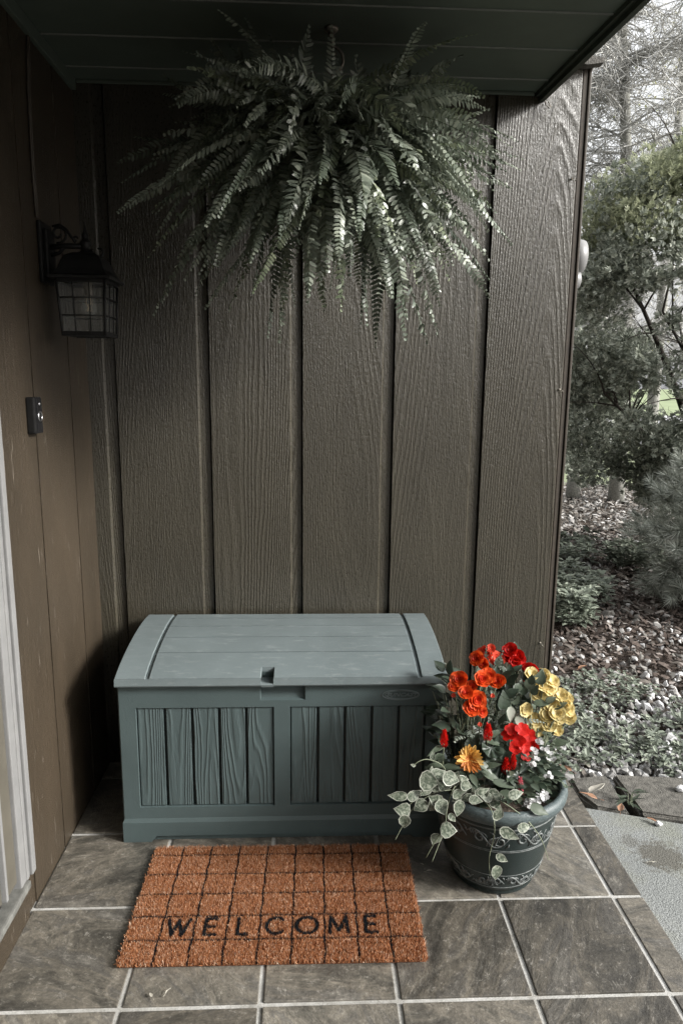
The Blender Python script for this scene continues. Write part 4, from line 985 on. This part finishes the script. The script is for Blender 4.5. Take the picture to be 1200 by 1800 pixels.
# pale fern fronds between the flowers
T = plant('fern_plant', 'pale silvery fern fronds rising between the orange and red flowers', (1.25, -.52, .262))
V, Fc, MI = [], [], []
for tip, L_, lift in (((1.128, -.50, .590), .020, .10), ((1.250, -.50, .635), .020, .08), ((1.300, -.49, .615), .018, .08), ((1.285, -.56, .50), .022, .14), ((1.315, -.58, .47), .02, .14), ((1.265, -.60, .53), .013, .1), ((1.11, -.52, .55), .018, .1),
                      ((1.135, -.66, .43), .026, .10), ((1.170, -.66, .475), .026, .05), ((1.40, -.58, .44), .018, .10), ((1.335, -.55, .515), .018, .08), ((1.30, -.62, .455), .014, .1)):
    pts = bez((1.235+rnd(-.02, .02), -.55, .30), (Vector((1.235, -.55, .30))+Vector(tip))/2+Vector((0, 0, lift)), tip, 14)
    frond(V, Fc, MI, pts, L_*1.35, .009, 0, roll=rnd(-.5, .5), curl=.2, fold=.1)
polymesh('foliage', V, Fc, MI, [GM['silver']]*3+[stemm], T)
# dark feathery sprigs by the box
T = plant('rosemary_plant', 'dark needle leaved sprigs between the box and the pot', (1.17, -.52, .262))
b = MB()
for i in range(26):
    e_ = Vector((rnd(1.09, 1.20), rnd(-.60, -.50), rnd(.38, .52))); pts = arch((1.17, -.53, .262), e_, .02, 10); b.tube(pts, .0014, 4, 1)
    for k in range(46):
        p = pts[random.randint(3, 10)]+Vector((rnd(-.002, .002),)*3); a = rnd(0, 6.28); petal(b, p, (math.cos(a), math.sin(a), rnd(.2, 1)), (0, 0, 1), rnd(.010, .016), .0022, .1, prof=(.6, 1, .3))
b.build('sprigs', [GM['dark'], stemm], T, fix=False)
# mottled white leaf plant
T = plant('coleus_plant', 'white speckled leaves between the red and yellow flowers', (1.32, -.56, .262))
b = MB()
for (x, y, z), d, L in (((1.30, -.60, .50), (-.1, -.5, -.9), .045), ((1.315, -.60, .47), (.5, -.5, -.6), .045), ((1.33, -.62, .445), (.3, -.6, -.5), .035)): leaf(b, (x, y, z), d, (0, -1, .4), L, L*.6, 0, 1)
b.build('leaves', [GM['cream'], GM['pale']], T, fix=False)
stems(T, [(1.30, -.60, .50), (1.33, -.62, .445)], (1.32, -.57, .262), .0015)
# variegated trailing vine
T = plant('vinca_vine', 'variegated trailing vine with cream edged leaves spilling over the front left rim', (1.17, -.68, .262))
VS = [[(1.17,-.66,.30),(1.181,-.72,.315),(1.212,-.765,.300),(1.216,-.795,.258),(1.211,-.785,.193),(1.208,-.788,.17),(1.212,-.79,.125)],
      [(1.17,-.68,.30),(1.1,-.714,.321),(1.057,-.728,.315),(1.015,-.742,.289),(.986,-.756,.246),(.968,-.77,.22)],
      [(1.145,-.68,.29),(1.127,-.72,.336),(1.104,-.75,.305),(1.094,-.77,.246),(1.08,-.78,.216),(1.059,-.8,.178)],
      [(1.085,-.79,.255),(1.065,-.8,.235),(1.043,-.8,.189)],
      [(1.194,-.70,.30),(1.232,-.75,.317),(1.296,-.778,.282),(1.337,-.785,.231),(1.353,-.79,.192),(1.361,-.79,.168)],
      [(1.122,-.68,.30),(1.1,-.705,.381),(1.061,-.71,.407),(1.036,-.715,.408),(1.017,-.72,.398)],
      [(1.14,-.69,.30),(1.07,-.72,.345),(1.03,-.74,.325),(.978,-.77,.29)]]
for s_ in VS:
    b = MB(); p = []
    for i in range(len(s_)-1):
        a0, a1, a2, a3 = [Vector(s_[max(0, min(len(s_)-1, i+k))]) for k in (-1, 0, 1, 2)]
        for t in (0, .25, .5, .75): p.append(.5*((2*a1)+(a2-a0)*t+(2*a0-5*a1+4*a2-a3)*t*t+(3*a1-a0-3*a2+a3)*t**3))
    p.append(Vector(s_[-1])); b.tube(p, [.0016-.0008*i/len(p) for i in range(len(p))], 6); b.build('vine_stem', stemm, T)
LF = [(.973,-.76,.336,-95,.042,.5),(1.017,-.755,.335,70,.035,.6),(.984,-.77,.304,-80,.036,.85),(.989,-.78,.275,190,.042,.7),(1.054,-.75,.371,100,.040,.95),(1.08,-.73,.376,70,.036,.8),(1.12,-.74,.373,20,.040,.75),(1.148,-.76,.363,100,.032,.8),
      (1.066,-.78,.337,-60,.034,.8),(1.081,-.785,.321,160,.036,.8),(1.12,-.8,.326,185,.042,.62),(1.105,-.8,.301,150,.028,.6),(1.098,-.8,.266,95,.036,.88),(1.067,-.79,.233,200,.030,.75),(1.166,-.79,.341,100,.036,.6),(1.22,-.805,.316,10,.040,.55),
      (1.25,-.81,.259,110,.046,.5),(1.295,-.79,.262,80,.040,.6),(1.238,-.80,.183,125,.030,.55),(1.23,-.79,.131,175,.042,.65),(1.271,-.78,.348,90,.034,.6),(1.016,-.72,.398,-60,.012,.5),(1.068,-.71,.418,0,.022,.6),(1.14,-.75,.348,60,.034,.7),(1.09,-.74,.352,-30,.034,.7),(1.19,-.77,.352,80,.03,.5),(1.10,-.72,.345,-90,.036,.7),
      (1.045,-.755,.345,-120,.034,.5),(1.13,-.76,.335,140,.032,.7)]
for i in range(26):
    x = rnd(1.03, 1.24); LF.append((x, rnd(-.76, -.70), rnd(.30, .385) if x < 1.16 else rnd(.295, .33), rnd(0, 360), rnd(.026, .038), rnd(.55, .85)))
for x, y, z, an, L, wr in LF:
    b = MB(); a = R(an+rnd(-8, 8)); d = Vector((math.sin(a), rnd(-.25, .05), math.cos(a))).normalized(); L *= rnd(1.0, 1.3); c = Vector((x, y, z))-d*L*.5
    leaf(b, c, d, (rnd(-.25, .25), -1, rnd(.1, .5)), L, L*wr*1.08, 0, 1, fold=rnd(.05, .25), curve=rnd(-.4, .12), wav=.035); b.build('leaf', [GM['vari'], GM['cream']], T, fix=False)
b = MB(); leaf(b, (1.312, -.765, .305), (.9, -.25, -.25), (0, -.7, .8), .052, .030); b.build('leaf', [GM['mid']], T, fix=False)['label'] = 'plain dark green vine leaf over the rim'
# filler leaves hugging the soil
T = plant('ground_ivy', 'low dark green leaves filling the soil of the pot', (1.27, -.60, .262))
b = MB()
for i in range(210):
    a = rnd(0, 6.28); r = .155*math.sqrt(random.random()); p = (PC[0]+r*math.cos(a), PC[1]+r*math.sin(a), rnd(.27, .35)); L = rnd(.022, .045)
    leaf(b, p, (math.cos(a)+rnd(-.5, .5), math.sin(a)+rnd(-.5, .5), rnd(-.1, .7)), (0, -.3, 1), L, L*.6)
b.build('leaves', [GM['dark']], T, fix=False)

# ------------------------------------------------------------------ fallen petals and dry leaves
dry = leafmat('dry_orange_leaf', [(0, (.22, .11, .065)), (.6, (.32, .18, .11)), (1, (.42, .30, .2))], .6, 60, .4, .1)
drypale = leafmat('dry_pale_leaf', [(0, (.34, .31, .26)), (1, (.55, .53, .46))], .6, 60, .4, .1)
def fallen(x, y, z, L, an, m, label, name='fallen_leaf', wr=.42, cat='leaf', grp='fallen leaves'):
    b = MB(); leaf(b, (0, 0, .004), (math.cos(an), math.sin(an), .05), (0, .2, 1), L, L*wr, fold=.5, curve=rnd(-.1, .3), wav=.06)
    b.tube([(0, 0, .004), (-math.cos(an)*L*.35, -math.sin(an)*L*.35, .003)], .0007, 4)
    o = b.build(name, m, None, fix=False); o.location = (x, y, z); tag(o, label, cat, grp)
fallen(.397, -1.005, .001, .016, 2.2, drypale, 'small white petal on the tile below the letter W', 'fallen_petal', .5, 'petal', 'petals on the tiles')
fallen(.424, -.998, .001, .020, .9, drypale, 'curled cream petal on the tile beside the small white one', 'fallen_petal', .3, 'petal', 'petals on the tiles')
fallen(1.080, -.612, .001, .018, .2, drypale, 'curled dry leaf on the tile between the mat and pot', 'fallen_petal', .3, 'petal', 'petals on the tiles')
fallen(1.070, -.580, .001, .012, -.9, drypale, 'tiny dry bud on the dark tile under the vine', 'fallen_petal', .4, 'petal', 'petals on the tiles')
fallen(1.742, -.575, -.013, .026, -.05, drypale, 'pale dry twig leaf on the concrete path', 'fallen_leaf', .22, 'leaf', 'fallen leaves')

# ------------------------------------------------------------------ planting bed beyond the porch
edgem = simple('weathered_concrete_edging', (.105, .10, .088), .9, .45, 55, 1, .004)
def edging(poly, label):
    bm = bmesh.new(); vs = [bm.verts.new((x, y, -.012)) for x, y in poly]; f = bm.faces.new(vs)
    r_ = bmesh.ops.extrude_face_region(bm, geom=[f]); bmesh.ops.translate(bm, vec=(0, 0, -.08), verts=[v for v in r_['geom'] if isinstance(v, bmesh.types.BMVert)])
    bmesh.ops.recalc_face_normals(bm, faces=bm.faces[:]); bmesh.ops.bevel(bm, geom=bm.edges[:], offset=.010, segments=3, affect='EDGES')
    bmesh.ops.subdivide_edges(bm, edges=bm.edges[:], cuts=2)
    for v in bm.verts: v.co += Vector((rnd(-.0012, .0012), rnd(-.0012, .0012), rnd(-.0012, .0012)))
    me = bpy.data.meshes.new('edging_stone'); bm.to_mesh(me); bm.free(); me.materials.append(edgem)
    tag(link('edging_stone', me), label, 'edging stone', 'edging stones along the path')
edging([(1.672, -.115), (1.818, -.105), (1.800, -.335), (1.700, -.300), (1.668, -.22)], 'smaller grey edging stone next to the porch corner')
edging([(1.838, -.100), (2.185, -.135), (2.165, -.420), (1.835, -.335)], 'long grey edging stone with a white pebble on it')
edging([(2.205, -.14), (2.55, -.20), (2.53, -.50), (2.19, -.43)], 'grey edging stone at the right border of the photo')

ico = bmesh.new(); bmesh.ops.create_icosphere(ico, subdivisions=1, radius=1); ico.verts.index_update()
IV = np.array([v.co[:] for v in ico.verts]); IF = np.array([[v.index for v in f.verts] for f in ico.faces]); ico.free()
ico = bmesh.new(); bmesh.ops.create_icosphere(ico, subdivisions=2, radius=1); ico.verts.index_update()
IV2 = np.array([v.co[:] for v in ico.verts]); IF2 = np.array([[v.index for v in f.verts] for f in ico.faces]); ico.free()
def stones(name, n, xr_, yr_, zr, size, mat, label, dens=None):
    x = rng.uniform(*xr_, n); y = rng.uniform(*yr_, n)
    if dens is not None: k = rng.uniform(size=n) < dens(x, y); x, y = x[k], y[k]
    m_ = len(x); s = rng.uniform(*size, m_)*np.exp(rng.normal(size=m_)*.25)
    pos = np.stack([x, y, rng.uniform(*zr, m_)], 1); scl = np.stack([s, s*rng.uniform(.6, .95, m_), s*rng.uniform(.4, .7, m_)], 1)
    rot = rand_rot(m_)
    V, Fc = scatter(IV, IF, pos, rot, scl); V += rng.normal(size=V.shape)*.0022
    o = npmesh(name, V, Fc, mat); tag(o, label, 'stones', kind='stuff'); return o
def blobs(x, y, pts):
    d = np.full(len(x), 9.0)
    for px, py, r in pts: d = np.minimum(d, np.hypot(x-px, y-py)/r)
    return d
def wav(x, y): return .5+.5*np.sin(x*7.1+1.3*np.sin(y*5.3))*np.sin(y*6.3+1.7*np.sin(x*4.7))
whitest = leafmat('white_marble_chips', [(0, (.14, .135, .125)), (.35, (.30, .295, .285)), (.7, (.48, .48, .475)), (1, (.68, .68, .69))], .8, 60, .3, 0)
brownst = leafmat('brown_bark_chips', [(0, (.03, .022, .018)), (.5, (.075, .056, .045)), (.8, (.13, .105, .09)), (1, (.28, .25, .23))], .9, 60, .4, 0)
greyst = leafmat('grey_pebbles', [(0, (.10, .095, .085)), (.6, (.22, .21, .19)), (1, (.42, .41, .40))], .85, 60, .4, 0)
stones('gravel', 15000, (1.66, 4.2), (-.5, 1.5), (-.075, -.040), (.010, .021), whitest, 'white gravel chips spread beside the porch',
       lambda x, y: np.clip(1.1-1.2*np.clip((y-.12*np.abs(x-1.7)-.05)/.85, 0, 1)-.35*wav(x, y), .05, 1)*((y > -.10-.2*(x-1.66)) | (y > -.35)*(x < 0) | (rng.uniform(size=len(x)) < 0)))
stones('gravel', 9000, (1.66, 5.5), (.2, 7.5), (-.10, -.06), (.014, .034), greyst, 'grey and pale pebbles among the bark under the trees', lambda x, y: .35+.5*wav(x*.7, y*.7))
# bark mulch and leaf litter: thin bent chips
def chips(name, n, xr_, yr_, L, mat, label, zr=(-.085, -.05), dens=None, cat='mulch'):
    base = np.array([(-1, -.3, 0), (0, -.42, .12), (1, -.2, 0), (1, .2, .02), (0, .42, .14), (-1, .3, .0)], float); fs = [(0, 1, 4, 5), (1, 2, 3, 4)]
    x = rng.uniform(*xr_, n); y = rng.uniform(*yr_, n)
    if dens is not None: k = rng.uniform(size=n) < dens(x, y); x, y = x[k], y[k]
    m_ = len(x); a = rng.uniform(0, 6.283, m_); ti = rng.normal(size=m_)*.35; tj = rng.normal(size=m_)*.35
    ca, sa = np.cos(a), np.sin(a); Z0 = np.zeros(m_); O = np.ones(m_)
    Rz = np.stack([np.stack([ca, -sa, Z0], 1), np.stack([sa, ca, Z0], 1), np.stack([Z0, Z0, O], 1)], 1)
    Rx = np.stack([np.stack([np.cos(ti), Z0, np.sin(ti)], 1), np.stack([Z0, O, Z0], 1), np.stack([-np.sin(ti), Z0, np.cos(ti)], 1)], 1)
    Ry = np.stack([np.stack([O, Z0, Z0], 1), np.stack([Z0, np.cos(tj), -np.sin(tj)], 1), np.stack([Z0, np.sin(tj), np.cos(tj)], 1)], 1)
    rot = Rz @ Rx @ Ry; s = rng.uniform(*L, m_)*.5
    V, Fc = scatter(base, fs, np.stack([x, y, rng.uniform(*zr, m_)], 1), rot, s)
    o = npmesh(name, V, Fc, mat); tag(o, label, cat, kind='stuff'); return o
chips('bark_mulch', 26000, (1.66, 4.6), (.1, 4.5), (.020, .055), brownst, 'dark brown bark mulch in the planting bed', dens=lambda x, y: np.clip((y-.15)/.8, .15, 1))
litter = leafmat('leaf_litter', [(0, (.07, .06, .05)), (.45, (.17, .15, .13)), (.8, (.30, .28, .26)), (1, (.48, .47, .46))], .8, 40, .4, 0)
chips('leaf_litter', 17000, (1.9, 6.5), (1.8, 7.6), (.03, .075), litter, 'pale dry leaf litter under the trees', (-.08, -.045), dens=lambda x, y: np.clip((y-1.8)/1.4, .05, 1), cat='leaf litter')
chips('leaf_litter', 170, (1.68, 3.2), (-.1, 2.2), (.03, .06), litter, 'scattered orange brown dry leaves on the bed', (-.055, -.035), cat='leaf litter')
# ground cover: small leafy weeds
def cover(name, n, cen, r, L, mat, label, z=(-.06, .03)):
    base = np.array([(0, 0, 0), (.35, -.26, .10), (.75, -.22, .10), (1, 0, 0), (.75, .22, .10), (.35, .26, .10), (.5, 0, 0)], float); fs = [(0, 1, 6), (1, 2, 6), (2, 3, 6), (3, 4, 6), (4, 5, 6), (5, 0, 6)]
    P_, A_, T_ = [], [], []
    for i in range(n):
        c = cen[rng.integers(len(cen))]; a = rng.uniform(0, 6.283); q = np.sqrt(rng.uniform())*c[2]; x, y = c[0]+q*np.cos(a), c[1]+q*np.sin(a)*c[3]
        if x < 1.665 or (y < -.06-.12*(x-1.66)): continue
        h_ = rng.uniform(*z)
        for k in range(7): P_.append((x+rng.normal()*.008, y+rng.normal()*.008, h_+rng.uniform(-.015, .015))); A_.append(rng.uniform(0, 6.283)); T_.append(rng.uniform(-.6, .35))
    P_ = np.array(P_); A_ = np.array(A_); T_ = np.array(T_); ca, sa, ct, st = np.cos(A_), np.sin(A_), np.cos(T_), np.sin(T_); Z0 = np.zeros(len(A_))
    rot = np.stack([np.stack([ca*ct, -sa, ca*st], 1), np.stack([sa*ct, ca, sa*st], 1), np.stack([-st, Z0, ct], 1)], 1)
    V, Fc = scatter(base, fs, P_, rot, rng.uniform(*L, len(P_))); o = npmesh(name, V, Fc, mat); tag(o, label, 'ground cover', kind='stuff'); return o
cov = leafmat('ground_cover_leaf', [(0, (.12, .14, .11)), (.6, (.20, .23, .18)), (1, (.32, .35, .28))], .5, 60, .2, .15)
cover('ground_cover', 400, [(1.78, .12, .20, 1), (1.95, .28, .26, .8), (2.25, .22, .25, .7), (1.85, .55, .22, .9), (2.45, .35, .22, .6), (2.08, .05, .18, .7), (1.75, .42, .14, 1), (2.15, .62, .20, .7)], 0, (.020, .038), cov, 'low leafy green ground cover beside the porch corner', (-.05, .02))
cover('ground_cover', 700, [(2.5, 2.2, .28, 1.4), (2.75, 3.1, .3, 1.2), (2.3, 1.7, .18, 1.2), (3.3, 2.9, .22, 1)], 0, (.035, .06), cov, 'taller leafy weeds near the wall corner under the trees', (-.03, .14))
def weed(x, y, n, L, label, spread=.5, h=.05, z0=-.055):
    T = empty('weed', (x, y, z0), label, 'weed', 'weeds in the bed'); b = MB()
    for i in range(n):
        a = rnd(0, 6.28); zz = z0+rnd(.01, h*2); b.tube([(x, y, z0), (x+.01*math.cos(a), y+.01*math.sin(a), zz)], .0012, 4, 1)
        leaf(b, (x+.01*math.cos(a), y+.01*math.sin(a), zz), (math.cos(a), math.sin(a), rnd(-.1, .8)), (0, 0, 1), L*rnd(.7, 1.1), L*spread*rnd(.7, 1))
    b.build('leaves', [GM['mid'], stemm], T, fix=False)
weed(1.825, -.27, 14, .055, 'narrow leaved weed growing in the joint between two edging stones', .26, .03, -.03)
weed(3.10, 3.35, 16, .13, 'dark broad leaved weed in the pale litter under the juniper', .5, .10)
weed(2.85, 4.1, 10, .12, 'small dark weed farther back left in the litter', .5, .12)
weed(2.30, -.20, 0, .05, 'x') if False else None
# tuft of grass at the right end of the edging
T = empty('grass_tuft', (2.23, -.40, -.03), 'small tuft of dark grass beside the long edging stone', 'grass tuft')
b = MB()
for i in range(190):
    a = rnd(0, 6.28); L = rnd(.05, .13); x, y = 2.23+rnd(-.06, .06), -.40+rnd(-.05, .04)
    petal(b, (x, y, -.03), (math.cos(a)*.8, math.sin(a)*.8, rnd(.4, 1.2)), (0, 0, 1), L, .0035, .2, prof=(1, .9, .6, .1), bend=-.35)
b.build('blades', GM['mid'], T, fix=False)
for (x, y, z, s, lab) in ((2.03, -.215, -.004, .018, 'single white pebble lying on the long edging stone'), (1.86, -.40, -.006, .012, 'small white pebble at the path edge in front of the edging')):
    V = IV2*np.array([s, s*.75, s*.6])+rng.normal(size=IV2.shape)*.0012+np.array([x, y, z]); o = npmesh('pebble', V, IF2, whitest); tag(o, lab, 'pebble', 'loose pebbles')
for (x, y, z, L, a, lab) in ((1.765, -.335, -.010, .050, 1.1, 'orange dry leaf at the front corner of the small edging stone'), (1.86, -.395, -.010, .035, 2.4, 'small orange leaf where the path meets the long edging stone'),
                             (1.715, -.27, -.004, .06, 2.7, 'orange dry leaf lying on the small edging stone'), (1.70, -.075, -.02, .055, 2.2, 'curled orange leaf in the white gravel by the porch corner'), (2.10, .9, -.045, .07, .6, 'orange brown leaf in the dark mulch'),
                             (1.655, -.115, .002, .022, .5, 'tiny red orange petal at the back corner of the porch floor')):
    fallen(x, y, z, L, a, dry, lab)
fallen(1.70, -.235, -.003, .07, .3, drypale, 'large pale dry leaf on the small edging stone', wr=.5)
fallen(1.79, -.03, -.03, .085, 2.5, drypale, 'long pale dry leaf in the gravel behind the edging stones', wr=.35)

# ------------------------------------------------------------------ evergreens and bare trees
barkd = simple('dark_bark', (.035, .028, .022), .9, .4, 40, 1, .006)
twigm = simple('bleached_twig', (.42, .42, .40), .8, .3, 40, 0)
barkp = simple('pale_lichen_bark', (.24, .24, .215), .85, .45, 60, 1, .004)
fan = []; ff = []
for k, (a, L) in enumerate(((-1.0, .6), (-.55, .85), (0, 1.0), (.5, .82), (1.05, .55))):
    o = len(fan); d = np.array([math.cos(a), math.sin(a), 0]); p = np.array([-d[1], d[0], 0]); bs = np.array([.18*k*0, 0, 0])
    fan += [bs+p*.05, bs+d*L*.6+p*.125+np.array([0, 0, .05]), bs+d*L, bs+d*L*.6-p*.125+np.array([0, 0, -.03])]; ff.append((o, o+1, o+2, o+3))
fan = np.array(fan)
def crown(parent, centres, per, spread, size, mat, name='foliage', up=.3):
    C_ = np.repeat(np.array([c[:3] for c in centres]), per, 0); S_ = np.repeat(np.array([c[3] for c in centres]), per)
    n = len(C_); off = rng.normal(size=(n, 3)); off /= np.linalg.norm(off, axis=1)[:, None]; off *= (rng.uniform(size=n)**.45)[:, None]*S_[:, None]*spread; off[:, 2] *= .8
    pos = C_+off
    x = off/np.linalg.norm(off, axis=1)[:, None]*.8+rng.normal(size=(n, 3))*.45+np.array([0, 0, up]); x /= np.linalg.norm(x, axis=1)[:, None]
    r_ = rng.normal(size=(n, 3)); y = np.cross(x, r_); y /= np.linalg.norm(y, axis=1)[:, None]; z = np.cross(x, y)
    V, Fc = scatter(fan, ff, pos, np.stack([x, y, z], 2), rng.uniform(*size, n)); return npmesh(name, V, Fc, mat, parent)
jun = leafmat('juniper_green', [(0, (.12, .14, .11)), (.5, (.30, .33, .27)), (1, (.62, .65, .56))], .5, 30, 0, .35)
juy = leafmat('juniper_yellow_green', [(0, (.20, .22, .14)), (.6, (.36, .39, .25)), (1, (.54, .56, .38))], .5, 30, 0, .35)
T = empty('juniper_tree', (4.25, 3.4, -.1), 'large green juniper tree with dark forking branches right of the wall', 'tree')
cs = []
def gap(x, z):      # thin places where the light shows through
    g1 = math.hypot((x-3.38)/.26, (z-1.78)/.22); g2 = math.hypot((x-3.48)/.34, (z-1.20)/.20); g3 = math.hypot((x-3.68)/.18, (z-1.65)/.40); g4 = math.hypot((x-3.12)/.22, (z-.98)/.18)
    return min(g1, g2, g3, g4)
while len(cs) < 430:
    th, ph = rnd(0, 6.283), rnd(-1, 1); rr_ = rnd(.45, 1.0)**.5; q = math.sqrt(1-ph*ph)
    x = 3.95+1.22*rr_*q*math.cos(th); y = 3.25+.95*rr_*q*math.sin(th); z = 1.95+1.62*rr_*ph
    if x > 4.25 or y > 3.6: continue
    top = 2.55+.55*math.sqrt(max(0, (x-2.75)/.9)) if x < 3.65 else 3.3
    if z > top: continue
    xs_ = .7502+(x-.7502)*(3.2+2.37)/(y+2.37); zs_ = 1.373+(z-1.373)*(3.2+2.37)/(y+2.37)
    if gap(xs_, zs_) < .95 and random.random() < .85: continue
    cs.append((x, y, z, rnd(.07, .16)))
for i in range(48):      # low skirts towards the wall
    cs.append((rnd(2.85, 3.55), rnd(3.1, 3.9), rnd(.55, 1.9), rnd(.08, .17)))
hi = [c for c in cs if c[2] > 2.35 and random.random() < .75]; lo_ = [c for c in cs if c not in hi]
crown(T, lo_, 85, 1.25, (.028, .062), jun); crown(T, hi, 100, 1.3, (.028, .055), juy)
b = MB()
for p0, p1, p2, r in (((4.3, 3.4, -.1), (4.0, 3.3, .9), (3.2, 3.1, 2.1), .05), ((4.35, 3.4, -.1), (4.2, 3.3, 1.2), (3.5, 3.1, 2.9), .055), ((4.3, 3.4, 0), (3.9, 3.2, .6), (3.0, 3.0, 1.3), .035), ((4.4, 3.4, 0), (4.1, 3.1, 1.0), (3.35, 2.9, 1.9), .03),
                      ((4.4, 3.5, 0), (4.4, 3.4, 1.8), (4.0, 3.2, 3.4), .06), ((3.9, 3.25, .9), (3.7, 3.1, 1.5), (3.72, 3.0, 2.2), .025)):
    pts = bez(p0, p1, p2, 14); b.tube(pts, [r*(1-.75*i/14) for i in range(15)], 7)
    for i in range(16):
        s = pts[random.randint(4, 14)]; e_ = s+Vector((rnd(-.5, .15), rnd(-.35, .2), rnd(-.1, .5)))
        q = bez(s, (s+e_)/2+Vector((rnd(-.08, .08), rnd(-.08, .08), rnd(-.02, .1))), e_, 6); b.tube(q, [.009*(1-.8*j/6) for j in range(7)], 4, cap=False)
        for j in range(4):
            s2 = q[random.randint(2, 6)]; b.tube([s2, s2+Vector((rnd(-.12, .08), rnd(-.1, .1), rnd(.0, .15)))], [.003, .001], 3, cap=False)
b.build('trunk', barkd, T)
# spreading pine in front of it
T = empty('pine_shrub', (3.65, 2.05, -.09), 'bushy needled pine shrub low at the right edge', 'shrub')
ndl = []; nf = []
for k in range(30):
    a = k*2.399; t = .25+.75*(k/30); d = np.array([math.sin(t*1.35)*math.cos(a), math.sin(t*1.35)*math.sin(a), math.cos(t*1.35)]); p = np.cross(d, [.3, .2, .9]); p /= np.linalg.norm(p); o = len(ndl)
    b0 = np.array([0, 0, -.55+.5*(1-t)]); ndl += [b0-p*.035, b0+p*.035, b0+d*.9]; nf.append((o, o+1, o+2))
ndl = np.array(ndl)
pos = []
while len(pos) < 1000:
    d = rng.normal(size=3); d /= np.linalg.norm(d); r_ = rng.uniform(.5, 1)**.5*(1+.13*math.sin(d[0]*9)+.1*math.sin(d[2]*11+2)); p = np.array([3.62, 2.0, .42])+d*r_*np.array([.80, .60, .60])
    if p[2] > -.02 and random.random() < .62+.5*math.sin(d[0]*13+d[2]*11) and p[0] < 4.1: pos.append(np.concatenate([p, d]))
pos = np.array(pos); n = len(pos); zz = pos[:, 3:]+rng.normal(size=(n, 3))*.35+np.array([-.1, -.1, .35]); zz /= np.linalg.norm(zz, axis=1)[:, None]
xx = np.cross(zz, rng.normal(size=(n, 3))); xx /= np.linalg.norm(xx, axis=1)[:, None]; yy = np.cross(zz, xx)
V, Fc = scatter(ndl, nf, pos[:, :3], np.stack([xx, yy, zz], 2), rng.uniform(.075, .12, n))
npmesh('foliage', V, Fc, leafmat('pine_needle', [(0, (.18, .20, .17)), (.6, (.36, .39, .34)), (1, (.60, .63, .57))], .5, 30, 0, .1), T)
b = MB()
for i in range(26):
    e_ = Vector(pos[i*7, :3].tolist()); b.tube(bez((3.65, 2.05, -.09), Vector((3.65, 2.05, .25)).lerp(e_, .4), e_, 7), [.028*(1-.8*j/7) for j in range(8)], 5, cap=False)
b.build('stem', barkd, T)
# bare conifer with pale dead twigs
def bare(cx_, cy_, H, rt, nb, blen, label, seed, lean=0, droop=.25, dens=12, tw=8, zmin=1.8, leafy=0, twr=.0035):
    random.seed(seed); T = empty('bare_tree', (cx_, cy_, -.1), label, 'tree')
    b = MB(); tk = [Vector((cx_+lean*t*t, cy_, -.1+H*t)) for t in [i/12 for i in range(13)]]; b.tube(tk, [rt*(1-.6*i/12) for i in range(13)], 10); b.build('trunk', barkp, T)
    b = MB(); L = MB()
    for i in range(nb):
        t = (zmin+(H-zmin)*i/nb)/H; s = tk[0].lerp(tk[-1], t); s.x = cx_+lean*t*t; a = rnd(0, 6.283); ln = blen*rnd(.6, 1.15)
        e_ = s+Vector((math.cos(a)*ln, math.sin(a)*ln, rnd(-droop, droop*1.2))); q = bez(s, (s+e_)/2+Vector((0, 0, rnd(.05, .35))), e_, 9)
        b.tube(q, [.019*(1-.85*j/9)*rt/.11 for j in range(10)], 5, cap=False)
        for k in range(dens):
            s1 = q[random.randint(1, 9)]; e1 = s1+Vector((rnd(-.4, .4), rnd(-.4, .4), rnd(-.35, .25))); q1 = bez(s1, (s1+e1)/2+Vector((rnd(-.1, .1), rnd(-.1, .1), rnd(-.05, .12))), e1, 4)
            b.tube(q1, [twr*1.8*(1-.5*j/4) for j in range(5)], 3, cap=False)
            for m_ in range(tw):
                s2 = q1[random.randint(1, 4)]; e2 = s2+Vector((rnd(-.16, .16), rnd(-.16, .16), rnd(-.16, .12))); b.tube([s2, (s2+e2)/2+Vector((rnd(-.03, .03),)*3), e2], [twr, twr*.8, twr*.5], 3, cap=False)
                if leafy and random.random() < leafy: leaf(L, e2, (rnd(-1, 1), rnd(-1, 1), rnd(-1, .3)), (0, -.5, 1), rnd(.04, .06), .03)
    b.build('branches', twigm, T, fix=False)
    if leafy: L.build('foliage', leafmat('sparse_yellow_leaf', [(0, (.24, .27, .10)), (1, (.40, .38, .14))], .5, 30, 0, .3), T, fix=False)
bare(4.55, 6.1, 6.5, .10, 74, 1.15, 'bare pale conifer with tangled dead twigs just right of the wall top', 11, zmin=1.6, lean=-.55, dens=24, tw=10, twr=.0042)
bare(5.55, 7.4, 7.0, .09, 30, 1.5, 'bare tree with curved limbs and sparse yellow green leaves at the top right', 23, droop=.5, dens=14, tw=7, leafy=.3)
random.seed(5)
T = empty('tree_trunk', (4.15, 6.0, -.1), 'slim tree trunk rising from the litter beside the wall edge', 'tree')
b = MB(); b.tube([(4.10, 6.35, -.12), (4.09, 6.35, .2), (4.06, 6.36, .9), (4.04, 6.36, 2.0)], [.10, .075, .07, .06], 12); b.build('trunk', barkp, T)
cs = [(rnd(2.9, 3.9), rnd(4.6, 5.4), rnd(.45, 1.5), rnd(.12, .22)) for i in range(24)]
crown(T, [(c[0]+.3, c[1]+.6, c[2], c[3]) for c in cs], 110, 1.3, (.035, .06), jun, up=-.1)
b = MB()
for c in cs: b.tube(bez((4.06, 6.36, rnd(.8, 1.8)), (c[0]+.7, c[1]+.9, c[2]+.3), (c[0]+.3, c[1]+.6, c[2]), 6), [.02, .016, .012, .01, .008, .006, .004], 4, cap=False)
b.build('branches', barkd, T, fix=False)
